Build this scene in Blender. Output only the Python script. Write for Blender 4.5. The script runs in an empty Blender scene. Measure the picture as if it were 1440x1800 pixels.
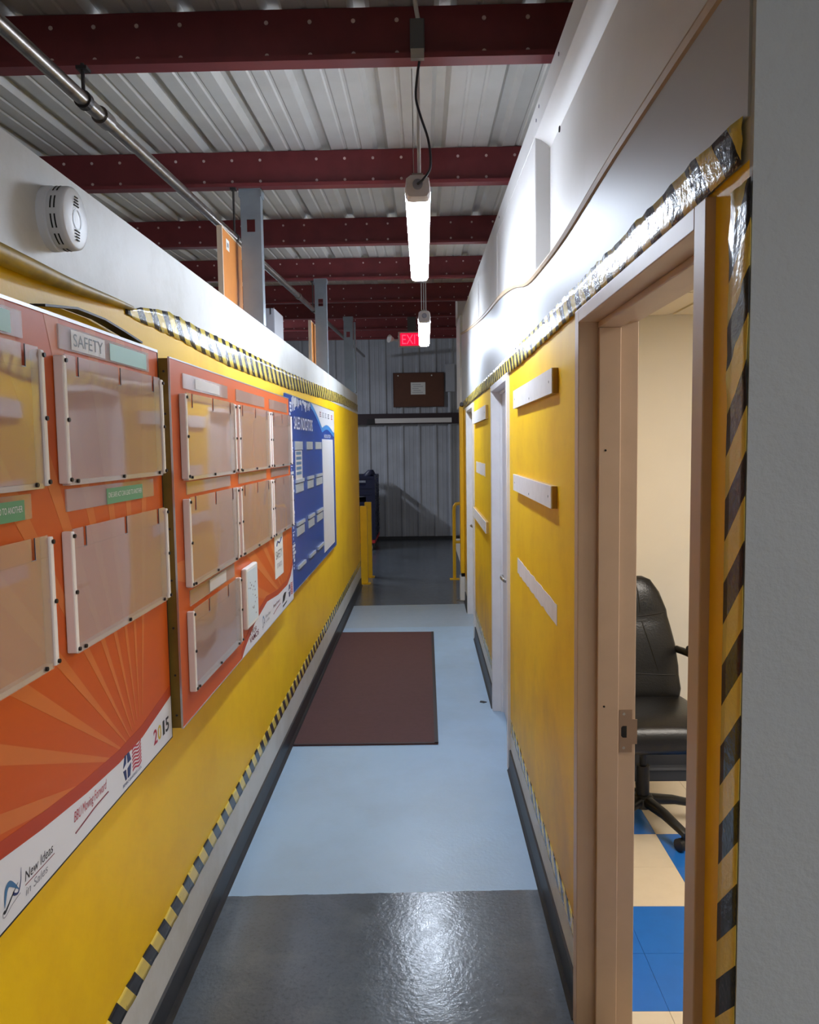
import bpy, math, random
from mathutils import Matrix, Vector
random.seed(7)
S = bpy.context.scene
COL = S.collection

# ------------------------------------------------------------------ camera
cam = bpy.data.cameras.new('camera')
camo = bpy.data.objects.new('camera', cam)
COL.objects.link(camo)
cam.sensor_fit = 'VERTICAL'
cam.sensor_height = 24.0
cam.lens = 1412.0 / 1800.0 * 24.0
cam.clip_start = 0.02
R3 = Matrix(((0.99974636, 0.01249683, 0.01873639),
             (0.01764217, 0.08256533, -0.99642949),
             (-0.01399919, 0.9965073, 0.08232392)))
camo.matrix_world = Matrix.Translation((0, 0, 1.68)) @ R3.to_4x4()
S.camera = camo

# ------------------------------------------------------------------ world, exposure
W = bpy.data.worlds.new('world')
S.world = W
W.use_nodes = True
W.node_tree.nodes['Background'].inputs[0].default_value = (1.0, 0.97, 0.93, 1)
W.node_tree.nodes['Background'].inputs[1].default_value = 0.13
S.view_settings.view_transform = 'Standard'
S.view_settings.look = 'None'
S.view_settings.exposure = 0.45
S.view_settings.gamma = 1.0
S.view_settings.use_curve_mapping = False
LENS = 58.0          # hanging LED lens radiance
REAR_FILL = 165.0           # unseen lamp added behind the camera to light the grey end wall
SIDE = 130.0          # lamp of the area beyond the left partition
OFFICE = 15.0         # office ceiling panel

# ------------------------------------------------------------------ helpers
def lin(c):
    out = []
    for v in c:
        v = v / 255.0
        out.append(v / 12.92 if v <= 0.04045 else ((v + 0.055) / 1.055) ** 2.4)
    return tuple(out) + (1.0,)

def nodes(m):
    m.use_nodes = True
    nt = m.node_tree
    return nt, nt.nodes['Principled BSDF']

def nd(nt, typ, **kw):
    n = nt.nodes.new(typ)
    for k, v in kw.items():
        if k.startswith('i_'):
            n.inputs[k[2:].replace('_', ' ')].default_value = v
        else:
            setattr(n, k, v)
    return n

def math_n(nt, op, a, b=None, clamp=False):
    n = nt.nodes.new('ShaderNodeMath'); n.operation = op; n.use_clamp = clamp
    for i, v in enumerate((a, b)):
        if v is None: continue
        if isinstance(v, (int, float)): n.inputs[i].default_value = v
        else: nt.links.new(v, n.inputs[i])
    return n.outputs[0]

def mixc(nt, fac, a, b):
    n = nt.nodes.new('ShaderNodeMix'); n.data_type = 'RGBA'
    for s, v in ((n.inputs[0], fac), (n.inputs[6], a), (n.inputs[7], b)):
        if isinstance(v, (int, float)): s.default_value = v
        elif isinstance(v, tuple): s.default_value = v
        else: nt.links.new(v, s)
    return n.outputs[2]

def ramp(nt, v, lo, hi):
    n = nt.nodes.new('ShaderNodeMapRange'); n.clamp = True
    nt.links.new(v, n.inputs[0])
    n.inputs[1].default_value = lo; n.inputs[2].default_value = hi
    return n.outputs[0]

def noise(nt, vec, scale, detail=4.0, rough=0.55):
    n = nt.nodes.new('ShaderNodeTexNoise')
    n.inputs['Scale'].default_value = scale
    n.inputs['Detail'].default_value = detail
    n.inputs['Roughness'].default_value = rough
    nt.links.new(vec, n.inputs['Vector'])
    return n.outputs['Fac']

def bump(nt, p, h, strength, dist=0.01):
    n = nt.nodes.new('ShaderNodeBump')
    n.inputs['Strength'].default_value = strength
    n.inputs['Distance'].default_value = dist
    nt.links.new(h, n.inputs['Height'])
    nt.links.new(n.outputs[0], p.inputs['Normal'])

def pos(nt):
    return nt.nodes.new('ShaderNodeNewGeometry').outputs['Position']

def xyz(nt, vec):
    n = nt.nodes.new('ShaderNodeSeparateXYZ'); nt.links.new(vec, n.inputs[0])
    return n.outputs

def mat(name, rgb, rough=0.6, metal=0.0, var=0.0, vscale=6.0, bmp=0.0, bscale=60.0, dark=None, spec=0.5):
    """plain painted / plastic / metal surface with optional mottling and fine relief"""
    m = bpy.data.materials.new(name)
    nt, p = nodes(m)
    p.inputs['Roughness'].default_value = rough
    p.inputs['Metallic'].default_value = metal
    p.inputs['Specular IOR Level'].default_value = spec
    c = lin(rgb)
    v = pos(nt)
    if var > 0:
        d = lin(dark) if dark else tuple(x * 0.45 for x in c[:3]) + (1,)
        f = ramp(nt, noise(nt, v, vscale, 6), 0.42, 0.75)
        f = math_n(nt, 'MULTIPLY', f, var)
        nt.links.new(mixc(nt, f, c, d), p.inputs['Base Color'])
    else:
        p.inputs['Base Color'].default_value = c
    if bmp > 0:
        bump(nt, p, noise(nt, v, bscale, 3), bmp, 0.004)
    return m

def emit(name, rgb, strength):
    m = bpy.data.materials.new(name); m.use_nodes = True
    nt = m.node_tree
    nt.nodes.remove(nt.nodes['Principled BSDF'])
    e = nt.nodes.new('ShaderNodeEmission')
    e.inputs[0].default_value = lin(rgb); e.inputs[1].default_value = strength
    nt.links.new(e.outputs[0], nt.nodes['Material Output'].inputs[0])
    return m

class MB:
    """collects shapes given in world coordinates; build() links them as one mesh object"""
    def __init__(self): self.v = []; self.f = []
    def add(self, vs, fs):
        b = len(self.v); self.v += [tuple(x) for x in vs]; self.f += [tuple(i + b for i in f) for f in fs]; return self
    def box(self, x0, x1, y0, y1, z0, z1):
        return self.add([(x0, y0, z0), (x1, y0, z0), (x1, y1, z0), (x0, y1, z0), (x0, y0, z1), (x1, y0, z1), (x1, y1, z1), (x0, y1, z1)],
                        [(3, 2, 1, 0), (4, 5, 6, 7), (0, 1, 5, 4), (1, 2, 6, 5), (2, 3, 7, 6), (3, 0, 4, 7)])
    def prism(self, poly, a0, a1, axis):
        """poly: 2-D outline, extruded along axis. axis 'x': (y,z), 'y': (x,z), 'z': (x,y)"""
        def P(p, a): return {'x': (a, p[0], p[1]), 'y': (p[0], a, p[1]), 'z': (p[0], p[1], a)}[axis]
        n = len(poly)
        vs = [P(p, a0) for p in poly] + [P(p, a1) for p in poly]
        fs = [tuple(range(n)), tuple(range(2 * n - 1, n - 1, -1))] + [((i + 1) % n, i, i + n, (i + 1) % n + n) for i in range(n)]
        return self.add(vs, fs)
    def cyl(self, p0, p1, r, n=16, r1=None, caps=True):
        p0 = Vector(p0); p1 = Vector(p1); r1 = r if r1 is None else r1
        d = (p1 - p0).normalized(); a = d.orthogonal().normalized(); b = d.cross(a)
        vs = []
        for p, q in ((p0, r), (p1, r1)):
            for i in range(n):
                t = 2 * math.pi * i / n; vs.append(p + a * math.cos(t) * q + b * math.sin(t) * q)
        fs = [(i, (i + 1) % n, (i + 1) % n + n, i + n) for i in range(n)]
        if caps: fs += [tuple(range(n - 1, -1, -1)), tuple(range(n, 2 * n))]
        return self.add(vs, fs)
    def tube(self, path, r, n=10, sub=0):
        pts = [Vector(p) for p in path]
        if sub:
            out = []
            for i in range(len(pts) - 1):
                p0 = pts[max(i - 1, 0)]; p1 = pts[i]; p2 = pts[i + 1]; p3 = pts[min(i + 2, len(pts) - 1)]
                for k in range(sub):
                    t = k / sub
                    out.append(0.5 * ((2 * p1) + (p2 - p0) * t + (2 * p0 - 5 * p1 + 4 * p2 - p3) * t * t + (3 * p1 - p0 - 3 * p2 + p3) * t ** 3))
            out.append(pts[-1]); pts = out
        m = len(pts); rs = r if isinstance(r, (list, tuple)) else None
        vs = []; up = None
        for i, p in enumerate(pts):
            d = (pts[min(i + 1, m - 1)] - pts[max(i - 1, 0)]).normalized()
            a = d.orthogonal().normalized() if up is None else (up - d * up.dot(d)).normalized()
            up = a; b = d.cross(a)
            q = r if rs is None else rs[0] + (rs[1] - rs[0]) * i / (m - 1)
            for k in range(n):
                t = 2 * math.pi * k / n; vs.append(p + a * math.cos(t) * q + b * math.sin(t) * q)
        fs = [(i * n + k, i * n + (k + 1) % n, (i + 1) * n + (k + 1) % n, (i + 1) * n + k) for i in range(m - 1) for k in range(n)]
        fs += [tuple(range(n - 1, -1, -1)), tuple(range((m - 1) * n, m * n))]
        return self.add(vs, fs)
    def loft(self, secs, n=24):
        """secs: (centre, wide axis, thick axis, half width, half thickness, exponent)"""
        vs = []
        for c, a, b, w, t, e in secs:
            c = Vector(c); a = Vector(a); b = Vector(b)
            for k in range(n):
                th = 2 * math.pi * k / n; cs, sn = math.cos(th), math.sin(th)
                vs.append(c + a * w * math.copysign(abs(cs) ** (2 / e), cs) + b * t * math.copysign(abs(sn) ** (2 / e), sn))
        m = len(secs)
        fs = [(i * n + k, i * n + (k + 1) % n, (i + 1) * n + (k + 1) % n, (i + 1) * n + k) for i in range(m - 1) for k in range(n)]
        fs += [tuple(range(n - 1, -1, -1)), tuple(range((m - 1) * n, m * n))]
        return self.add(vs, fs)
    def lathe(self, prof, c, axis='z', n=40):
        """prof: (radius, height) pairs around axis through c"""
        c = Vector(c); ax = {'x': (Vector((0, 1, 0)), Vector((0, 0, 1)), Vector((1, 0, 0))), 'y': (Vector((0, 0, 1)), Vector((1, 0, 0)), Vector((0, 1, 0))), 'z': (Vector((1, 0, 0)), Vector((0, 1, 0)), Vector((0, 0, 1)))}[axis]
        vs = []
        for r, h in prof:
            for k in range(n):
                t = 2 * math.pi * k / n
                vs.append(c + ax[0] * math.cos(t) * r + ax[1] * math.sin(t) * r + ax[2] * h)
        m = len(prof)
        fs = [(i * n + k, i * n + (k + 1) % n, (i + 1) * n + (k + 1) % n, (i + 1) * n + k) for i in range(m - 1) for k in range(n)]
        fs += [tuple(range(n - 1, -1, -1)), tuple(range((m - 1) * n, m * n))]
        return self.add(vs, fs)
    def build(self, name, m, parent=None, smooth=False, bevel=0.0, kind=None, angle=40):
        me = bpy.data.meshes.new(name)
        o_ = Vector((0, 0, 0)); q = parent
        while q is not None: o_ += q.location; q = q.parent
        me.from_pydata([tuple(Vector(v) - o_) for v in self.v], [], self.f)
        me.materials.append(m)
        o = bpy.data.objects.new(name, me); COL.objects.link(o)
        if parent is not None: o.parent = parent
        import bmesh
        bm = bmesh.new(); bm.from_mesh(me); bmesh.ops.recalc_face_normals(bm, faces=bm.faces[:]); bm.to_mesh(me); bm.free()
        if smooth:
            me.polygons.foreach_set('use_smooth', [True] * len(me.polygons))
            me.set_sharp_from_angle(angle=math.radians(angle))
        if bevel > 0:
            b = o.modifiers.new('bevel', 'BEVEL'); b.width = bevel; b.segments = 2; b.limit_method = 'ANGLE'
        if kind: o['kind'] = kind
        return o

def tag(o, label, cat, group=None):
    o['label'] = label; o['category'] = cat
    if group: o['group'] = group
    return o

def thing(name, loc, label, cat, group=None):
    o = bpy.data.objects.new(name, None); o.empty_display_size = 0.1
    COL.objects.link(o); o.location = loc
    return tag(o, label, cat, group)

def struct(o): o['kind'] = 'structure'; return o

def copy_tree(o, parent=None):
    c = o.copy(); COL.objects.link(c); c.parent = parent
    for ch in list(o.children): copy_tree(ch, c)
    return c

def lettering(s, m, parent, box, X, face='+x', shear=0.0, name='lettering', depth=0.0004, extra=0.0):
    """text fitted into box (a0, a1, z0, z1); face '+x': on the left wall (reads along +Y), '-y': faces the camera (reads along +X)"""
    cu = bpy.data.curves.new('text', 'FONT'); cu.body = s; cu.size = 1.0; cu.shear = shear; cu.offset = extra; cu.resolution_u = 3
    to = bpy.data.objects.new('text', cu); COL.objects.link(to)
    bpy.context.view_layer.update()
    me = bpy.data.meshes.new_from_object(to.evaluated_get(bpy.context.evaluated_depsgraph_get()))
    bpy.data.objects.remove(to); bpy.data.curves.remove(cu)
    xs = [v.co.x for v in me.vertices]; ys = [v.co.y for v in me.vertices]
    x0, x1, y0, y1 = min(xs), max(xs), min(ys), max(ys)
    o_ = Vector((0, 0, 0)); q = parent
    while q is not None: o_ += q.location; q = q.parent
    a0, a1, z0, z1 = box
    for v in me.vertices:
        a = a0 + (v.co.x - x0) / (x1 - x0) * (a1 - a0); z = z0 + (v.co.y - y0) / (y1 - y0) * (z1 - z0)
        p = Vector((X + depth, a, z)) if face == '+x' else Vector((a, X - depth, z))
        v.co = p - o_
    me.name = name
    me.materials.clear(); me.materials.append(m)
    o = bpy.data.objects.new(name, me); COL.objects.link(o); o.parent = parent
    return o

# ------------------------------------------------------------------ geometry constants (metres, Y runs down the corridor)
XL, XR = -0.78, 0.43
YL0, YLE = -1.6, 9.60       # left partition
YR0, YRE = 1.09, 9.70       # right partition
YB = 14.43                  # back wall
def roof_z(y): return 2.88 + 0.042 * y      # underside of purlins

# ------------------------------------------------------------------ materials
def wall_paint(name, zlo, zhi, seed):
    m = bpy.data.materials.new(name); nt, p = nodes(m)
    v = pos(nt); s = xyz(nt, v)
    n1 = noise(nt, v, 5.0, 5)
    wob = math_n(nt, 'MULTIPLY', math_n(nt, 'SUBTRACT', n1, 0.5), 0.012)
    z = math_n(nt, 'ADD', s[2], wob)
    up = math_n(nt, 'GREATER_THAN', z, zlo); dn = math_n(nt, 'LESS_THAN', z, zhi)
    isy = math_n(nt, 'MULTIPLY', up, dn)
    yel = mixc(nt, ramp(nt, noise(nt, v, 1.7 + seed, 6, 0.65), 0.45, 0.8), lin((242, 196, 8)), lin((224, 170, 10)))
    whi = mixc(nt, ramp(nt, noise(nt, v, 2.3 + seed, 7, 0.7), 0.45, 0.8), lin((202, 202, 199)), lin((176, 173, 164)))
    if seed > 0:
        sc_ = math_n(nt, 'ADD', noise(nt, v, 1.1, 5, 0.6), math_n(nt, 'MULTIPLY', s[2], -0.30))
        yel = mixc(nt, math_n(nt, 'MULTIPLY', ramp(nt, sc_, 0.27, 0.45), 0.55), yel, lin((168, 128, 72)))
    c = mixc(nt, isy, whi, yel)
    nt.links.new(c, p.inputs['Base Color'])
    p.inputs['Roughness'].default_value = 0.45
    p.inputs['Specular IOR Level'].default_value = 0.3
    h = math_n(nt, 'ADD', noise(nt, v, 90, 3), math_n(nt, 'MULTIPLY', noise(nt, v, 6, 2), 2.0))
    bump(nt, p, h, 0.10, 0.004)
    return m
M_WL = wall_paint('left_partition_paint', 0.30, 2.06, 0.0)
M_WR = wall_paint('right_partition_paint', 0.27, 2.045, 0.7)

def tape_mat(name, ax, ay, az, phase, wear, wear_rgb, wrinkle):
    """hazard tape: diagonal black bands across the strip; wear scrapes the bands off"""
    m = bpy.data.materials.new(name); nt, p = nodes(m)
    v = pos(nt); s = xyz(nt, v)
    t = math_n(nt, 'ADD', math_n(nt, 'MULTIPLY', s[1], ay), math_n(nt, 'MULTIPLY', s[2], az))
    t = math_n(nt, 'FRACT', math_n(nt, 'ADD', math_n(nt, 'DIVIDE', t, 0.12), phase))
    blk = math_n(nt, 'LESS_THAN', t, 0.5)
    c = mixc(nt, blk, lin((226, 200, 92)), lin((34, 34, 38)))
    w = math_n(nt, 'GREATER_THAN', noise(nt, v, 38, 6, 0.7), 1.0 - wear)
    c = mixc(nt, w, c, lin(wear_rgb))
    nt.links.new(c, p.inputs['Base Color'])
    p.inputs['Roughness'].default_value = 0.24
    if wrinkle: bump(nt, p, noise(nt, v, 55, 3), wrinkle, 0.006)
    return m
M_TAPE_L = tape_mat('hazard_tape_left', 0, 1, 0.9, 0.1, 0.40, (196, 186, 140), 0.25)
M_TAPE_LL = tape_mat('hazard_tape_left_low', 0, 1, 0.9, 0.55, 0.34, (150, 135, 80), 0.12)
M_TAPE_R = tape_mat('hazard_tape_right', 0, 1, -0.9, 0.2, 0.40, (200, 190, 150), 0.45)
M_TAPE_RL = tape_mat('hazard_tape_right_low', 0, 1, -0.9, 0.2, 0.44, (196, 186, 172), 0.1)
M_TAPE_C = tape_mat('hazard_tape_corner', 0, 1, 1, 0.62, 0.30, (190, 150, 60), 0.3)

def floor_mat():
    m = bpy.data.materials.new('hall_floor_paint'); nt, p = nodes(m)
    v = pos(nt); s = xyz(nt, v)
    n1 = noise(nt, v, 9, 5); n2 = noise(nt, v, 1.3, 6, 0.65); n3 = noise(nt, v, 70, 3)
    y = math_n(nt, 'ADD', s[1], math_n(nt, 'MULTIPLY', math_n(nt, 'SUBTRACT', n1, 0.5), 0.02))
    y = math_n(nt, 'SUBTRACT', y, math_n(nt, 'MULTIPLY', s[0], 0.035))
    a = math_n(nt, 'GREATER_THAN', y, 2.905)
    b = math_n(nt, 'LESS_THAN', y, 8.40)
    paint = math_n(nt, 'MULTIPLY', a, b)
    cold = mixc(nt, ramp(nt, n2, 0.40, 0.72), lin((86, 94, 103)), lin((70, 76, 82)))
    cold = mixc(nt, math_n(nt, 'MULTIPLY', ramp(nt, n3, 0.50, 0.75), 0.45), cold, lin((54, 57, 63)))
    cold = mixc(nt, math_n(nt, 'MULTIPLY', ramp(nt, noise(nt, v, 4.5, 7, 0.7), 0.50, 0.66), 0.45), cold, lin((104, 110, 114)))
    blue = mixc(nt, ramp(nt, n2, 0.42, 0.8), lin((158, 184, 208)), lin((148, 168, 186)))
    scuff = math_n(nt, 'MULTIPLY', ramp(nt, noise(nt, v, 24, 6, 0.75), 0.66, 0.8), 0.25)
    blue = mixc(nt, scuff, blue, lin((110, 118, 128)))
    far = math_n(nt, 'GREATER_THAN', y, 7.35)
    blue = mixc(nt, math_n(nt, 'MULTIPLY', far, 0.6), blue, lin((150, 158, 166)))
    nt.links.new(mixc(nt, paint, cold, blue), p.inputs['Base Color'])
    r = math_n(nt, 'ADD', 0.08, math_n(nt, 'MULTIPLY', noise(nt, v, 16, 6, 0.7), 0.24))
    nt.links.new(math_n(nt, 'ADD', r, math_n(nt, 'MULTIPLY', paint, 0.16)), p.inputs['Roughness'])
    bump(nt, p, math_n(nt, 'ADD', n3, math_n(nt, 'MULTIPLY', n1, 2.0)), 0.17, 0.004)
    return m
M_FLOOR = floor_mat()
M_BASE = mat('black_vinyl_cove', (34, 36, 42), 0.45, var=0.4, vscale=14, dark=(58, 58, 62))
M_ROOF = mat('white_metal_roof', (205, 204, 200), 0.45, var=0.25, vscale=4, dark=(160, 156, 148))
M_BACK = mat('grey_metal_siding', (176, 180, 188), 0.5, var=0.35, vscale=2.5, dark=(120, 122, 130))
M_PURLIN = mat('red_oxide_steel', (120, 46, 50), 0.5, var=0.4, vscale=9, dark=(84, 32, 36))
M_DOT = mat('bare_bolt', (215, 190, 185), 0.5)
M_WHITE = mat('off_white_paint', (218, 215, 212), 0.45, var=0.3, vscale=3, dark=(192, 188, 180), bmp=0.06, bscale=30)
M_SHEET_DIM = mat('white_sheet_dimmed_for_lamp', (172, 174, 178), 0.45, var=0.25, vscale=3, dark=(168, 168, 168), bmp=0.06, bscale=30)  # same white paint as the upper wall, darkened to offset the near lamp's glare
M_RIDGE = mat('tan_edge_strip', (176, 150, 116), 0.55, var=0.4, vscale=8)
M_GREY = mat('grey_textured_wall', (178, 184, 188), 0.62, var=0.25, vscale=5, dark=(160, 165, 168), bmp=0.6, bscale=70)
M_FRAME = mat('almond_door_frame', (196, 170, 146), 0.4, var=0.15, vscale=10)
M_FRAMEW = mat('white_door_frame', (222, 220, 222), 0.4, var=0.2, vscale=8)
M_DOORW = mat('white_door_leaf', (212, 210, 214), 0.42)
M_STEEL = mat('brushed_steel', (176, 170, 162), 0.32, 1.0, var=0.2, vscale=30)
M_STRIKE = mat('bronze_strike', (158, 132, 112), 0.35, 0.7)
M_HOLE = mat('dark_hole', (14, 13, 13), 0.8)
M_CREAM = mat('office_cream_wall', (224, 218, 204), 0.6, var=0.12, vscale=2)
M_OBASE = mat('office_navy_cove', (52, 56, 66), 0.4)
M_TBLUE = mat('blue_vinyl_tile', (36, 110, 200), 0.32, var=0.35, vscale=18, dark=(28, 94, 180))
M_TCREAM = mat('cream_vinyl_tile', (222, 208, 184), 0.32, var=0.3, vscale=16, dark=(206, 190, 164))
M_CEILT = mat('ceiling_tile', (228, 220, 204), 0.8, bmp=0.2, bscale=150)
M_GRID = mat('ceiling_grid', (222, 214, 198), 0.5)
M_STUD = mat('galvanised_stud', (150, 160, 168), 0.35, 0.55, var=0.2, vscale=12)
M_PIPE = mat('galvanised_pipe', (142, 136, 130), 0.3, 0.85, var=0.6, vscale=22, dark=(96, 70, 52))
M_IRON = mat('dark_iron', (66, 62, 62), 0.5, 0.6)
M_CORKPANEL = mat('orange_brown_panel', (198, 124, 54), 0.6, var=0.2, vscale=14)
M_PANELEDGE = mat('pale_panel_edge', (206, 184, 160), 0.5)
M_GBOX = mat('grey_enclosure', (150, 150, 158), 0.5)
M_HOUSING = mat('fixture_housing', (214, 208, 206), 0.4)
M_CAP = mat('fixture_end_cap', (206, 198, 196), 0.35)
M_LENS = emit('led_lens', (224, 237, 255), LENS)
M_LENS_FILL = emit('led_lens_rear_fill', (250, 250, 255), REAR_FILL)
M_LENS_SIDE = emit('led_lens_store', (232, 240, 255), SIDE)
M_LENS_OFF = emit('office_light_panel', (255, 246, 234), OFFICE)
M_BLACKCABLE = mat('black_cable', (34, 32, 38), 0.45)
M_WHITEPIPE = mat('white_conduit', (214, 210, 206), 0.35)
M_JBOX = mat('grey_junction_box', (92, 92, 94), 0.5, 0.4)
M_YELLOW = mat('safety_yellow_paint', (230, 180, 20), 0.4, var=0.3, vscale=6, dark=(196, 146, 24))
M_NAVY = mat('navy_plastic', (16, 21, 54), 0.5)
M_RED = mat('red_plastic', (196, 44, 50), 0.5)
M_BLACK = mat('black_plastic', (20, 19, 20), 0.45)
M_WHEEL = mat('grey_wheel', (150, 150, 152), 0.5)
M_LEATHER = mat('black_leather', (19, 18, 18), 0.33, bmp=0.25, bscale=120)
M_SEAM = mat('leather_seam', (12, 12, 12), 0.6)
M_SMOKE = mat('alarm_plastic', (214, 216, 220), 0.4)
M_GREYRING = mat('alarm_ring', (150, 156, 160), 0.4)
M_PLAQUE = mat('white_wood_plaque', (222, 220, 220), 0.5, var=0.15, vscale=20)
M_PLAQUE_END = mat('bare_wood_end', (178, 140, 60), 0.6)
M_PATCH = mat('bare_white_patch', (222, 216, 212), 0.55, var=0.2, vscale=15)
M_WOODSIDE = mat('ochre_frame_side', (134, 104, 34), 0.55, var=0.5, vscale=12, dark=(92, 70, 30))
M_ALU = mat('aluminium_trim', (196, 196, 200), 0.3, 0.8)
M_BLACKTRIM = mat('black_trim', (26, 24, 26), 0.5)
M_PRINTW = mat('print_white', (224, 224, 230), 0.3)
M_PRINTK = mat('print_black', (36, 36, 44), 0.4)
M_PRINTG = mat('print_grey', (140, 140, 150), 0.4)
M_PRINTRED = mat('print_red', (176, 34, 58), 0.4)
M_PRINTGOLD = mat('print_gold', (206, 176, 60), 0.4)
M_PRINTNAVY = mat('print_navy', (34, 48, 104), 0.4)
M_PRINTBLUE = mat('print_sky_blue', (64, 136, 204), 0.35)
M_PRINTSTEEL = mat('print_steel_blue', (70, 116, 160), 0.4)
M_PRINTMAROON = mat('print_maroon', (116, 34, 52), 0.4)
M_ORANGE = mat('poster_orange', (200, 88, 26), 0.36, spec=0.3)
M_RAY = mat('poster_ray', (208, 114, 54), 0.36, spec=0.3)
M_RUST = mat('poster_rust_band', (178, 66, 32), 0.36, spec=0.3)
M_BLUE = mat('poster_blue', (28, 76, 170), 0.22, var=0.5, vscale=3, dark=(24, 54, 132))
M_GREEN = mat('label_green', (88, 152, 112), 0.4)
M_TEAL = mat('label_teal', (150, 196, 188), 0.4)
M_LABEL = mat('label_paper', (206, 200, 196), 0.4)
M_ROD = mat('acrylic_rod', (242, 234, 228), 0.2)
M_SCREW = mat('dark_screw', (40, 36, 38), 0.4, 0.5)
M_CARD = mat('white_card', (228, 228, 224), 0.4)
M_CARDBLUE = mat('pale_blue_card', (208, 222, 230), 0.35)
M_CORK = mat('brown_board', (96, 58, 40), 0.65, var=0.3, vscale=8)
M_CORKEDGE = mat('brown_board_frame', (70, 44, 36), 0.5)
M_GIRT = mat('dark_girt', (48, 34, 40), 0.55)
M_MAT = mat('maroon_rib_mat', (80, 48, 47), 0.8, var=0.3, vscale=30, bmp=0.5, bscale=220)
M_MATEDGE = mat('black_mat_edge', (44, 38, 40), 0.6)

def film_mat():
    m = bpy.data.materials.new('clear_pocket_film'); m.use_nodes = True
    nt = m.node_tree; nt.nodes.remove(nt.nodes['Principled BSDF'])
    tr = nt.nodes.new('ShaderNodeBsdfTransparent'); tr.inputs[0].default_value = (0.95, 0.95, 0.95, 1)
    df = nt.nodes.new('ShaderNodeBsdfDiffuse'); df.inputs[0].default_value = lin((226, 206, 190))
    gl = nt.nodes.new('ShaderNodeBsdfGlossy'); gl.inputs['Roughness'].default_value = 0.05
    a = nt.nodes.new('ShaderNodeMixShader'); a.inputs[0].default_value = 0.26
    nt.links.new(tr.outputs[0], a.inputs[1]); nt.links.new(df.outputs[0], a.inputs[2])
    lw = nt.nodes.new('ShaderNodeLayerWeight'); lw.inputs[0].default_value = 0.5
    fac = math_n(nt, 'ADD', math_n(nt, 'MULTIPLY', math_n(nt, 'POWER', lw.outputs['Facing'], 4.0), 0.75), 0.04)
    v = pos(nt); bn = nt.nodes.new('ShaderNodeBump'); bn.inputs['Strength'].default_value = 0.16; bn.inputs['Distance'].default_value = 0.02
    nt.links.new(noise(nt, v, 3.2, 1), bn.inputs['Height']); nt.links.new(bn.outputs[0], gl.inputs['Normal'])
    b = nt.nodes.new('ShaderNodeMixShader'); nt.links.new(fac, b.inputs[0])
    nt.links.new(a.outputs[0], b.inputs[1]); nt.links.new(gl.outputs[0], b.inputs[2])
    nt.links.new(b.outputs[0], nt.nodes['Material Output'].inputs[0])
    return m
M_FILM = film_mat()

# ------------------------------------------------------------------ floor
struct(MB().box(-5.2, 0.50, -4.0, YB, -0.10, 0.0).build('floor', M_FLOOR))
struct(MB().box(0.50, 3.2, -4.0, 1.09, -0.10, 0.0).build('floor_open_area', M_FLOOR))

# ------------------------------------------------------------------ left partition
struct(MB().box(XL - 0.12, XL, YL0, YLE, 0.0, 2.28).build('wall_left', M_WL))
cove = [(XL, 0.0), (XL + 0.022, 0.0), (XL + 0.016, 0.008), (XL + 0.009, 0.02), (XL + 0.007, 0.095), (XL, 0.10)]
struct(MB().prism(cove, YL0, YLE, 'y').build('baseboard_left', M_BASE))

# ------------------------------------------------------------------ right partition with three doorways
D1 = (1.21, 2.225); D2 = (4.04, 5.01); D3 = (6.86, 7.95)
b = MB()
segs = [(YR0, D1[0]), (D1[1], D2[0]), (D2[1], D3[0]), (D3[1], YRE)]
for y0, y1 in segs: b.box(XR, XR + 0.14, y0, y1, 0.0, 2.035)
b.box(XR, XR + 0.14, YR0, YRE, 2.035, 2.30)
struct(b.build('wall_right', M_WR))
# warped white sheet above the ledge line
ridge = [(YR0, 2.300), (1.8, 2.300), (2.4, 2.284), (2.85, 2.292), (3.3, 2.318), (3.8, 2.40), (4.5, 2.475), (5.7, 2.56), (7.7, 2.75), (9.70, 2.97)]
struct(MB().prism([(YR0, 2.10)] + [(9.70, 2.12)] + ridge[::-1], XR - 0.004, XR + 0.006, 'x').build('wall_right_sheet', M_SHEET_DIM))
struct(MB().tube([(XR + 0.0, y, z + 0.008) for y, z in ridge], 0.014, 8, 4).build('trim_1', M_RIDGE, smooth=True))
# upper wall: recessed near bay, flange, protruding far bays, top rail
def top_z(y): return 2.85 + 0.0285 * y
b = MB().prism([(YR0, 2.30), (3.2, 2.30), (3.2, top_z(3.2)), (YR0, top_z(YR0))], 0.50, 0.58, 'x')
struct(b.build('wall_right_upper', M_WHITE))
b = MB()
for y0, y1, x in ((3.2, 4.7, 0.442), (4.7, 4.82, 0.452), (4.82, 6.3, 0.440), (6.3, 6.42, 0.450), (6.42, 9.7, 0.438)):
    b.prism([(y0, 2.30), (y1, 2.30), (y1, top_z(y1) - 0.02), (y0, top_z(y0) - 0.02)], x, 0.58, 'x')
struct(b.build('wall_right_upper_bays', M_WHITE, bevel=0.004))
rail = MB()
pr = [(0.436, 0.0), (0.58, 0.0), (0.58, -0.10), (0.50, -0.13), (0.487, -0.115), (0.465, -0.10), (0.440, -0.09)]
n = len(pr)
vs = [(x, YR0, top_z(YR0) + z) for x, z in pr] + [(x, YRE, top_z(YRE) + z) for x, z in pr]
rail.add(vs, [tuple(range(n)), tuple(range(2 * n - 1, n - 1, -1))] + [((i + 1) % n, i, i + n, (i + 1) % n + n) for i in range(n)])
ro = struct(rail.build('trim_2', M_WHITE, smooth=True))
b = MB()
for y, z in ((2.62, -0.035), (3.05, -0.03), (3.12, -0.055), (4.6, -0.04)):
    b.cyl((0.4365, y, top_z(y) + z), (0.434, y, top_z(y) + z), 0.006, 10)
b.build('screw', M_PRINTG, ro)
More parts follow.
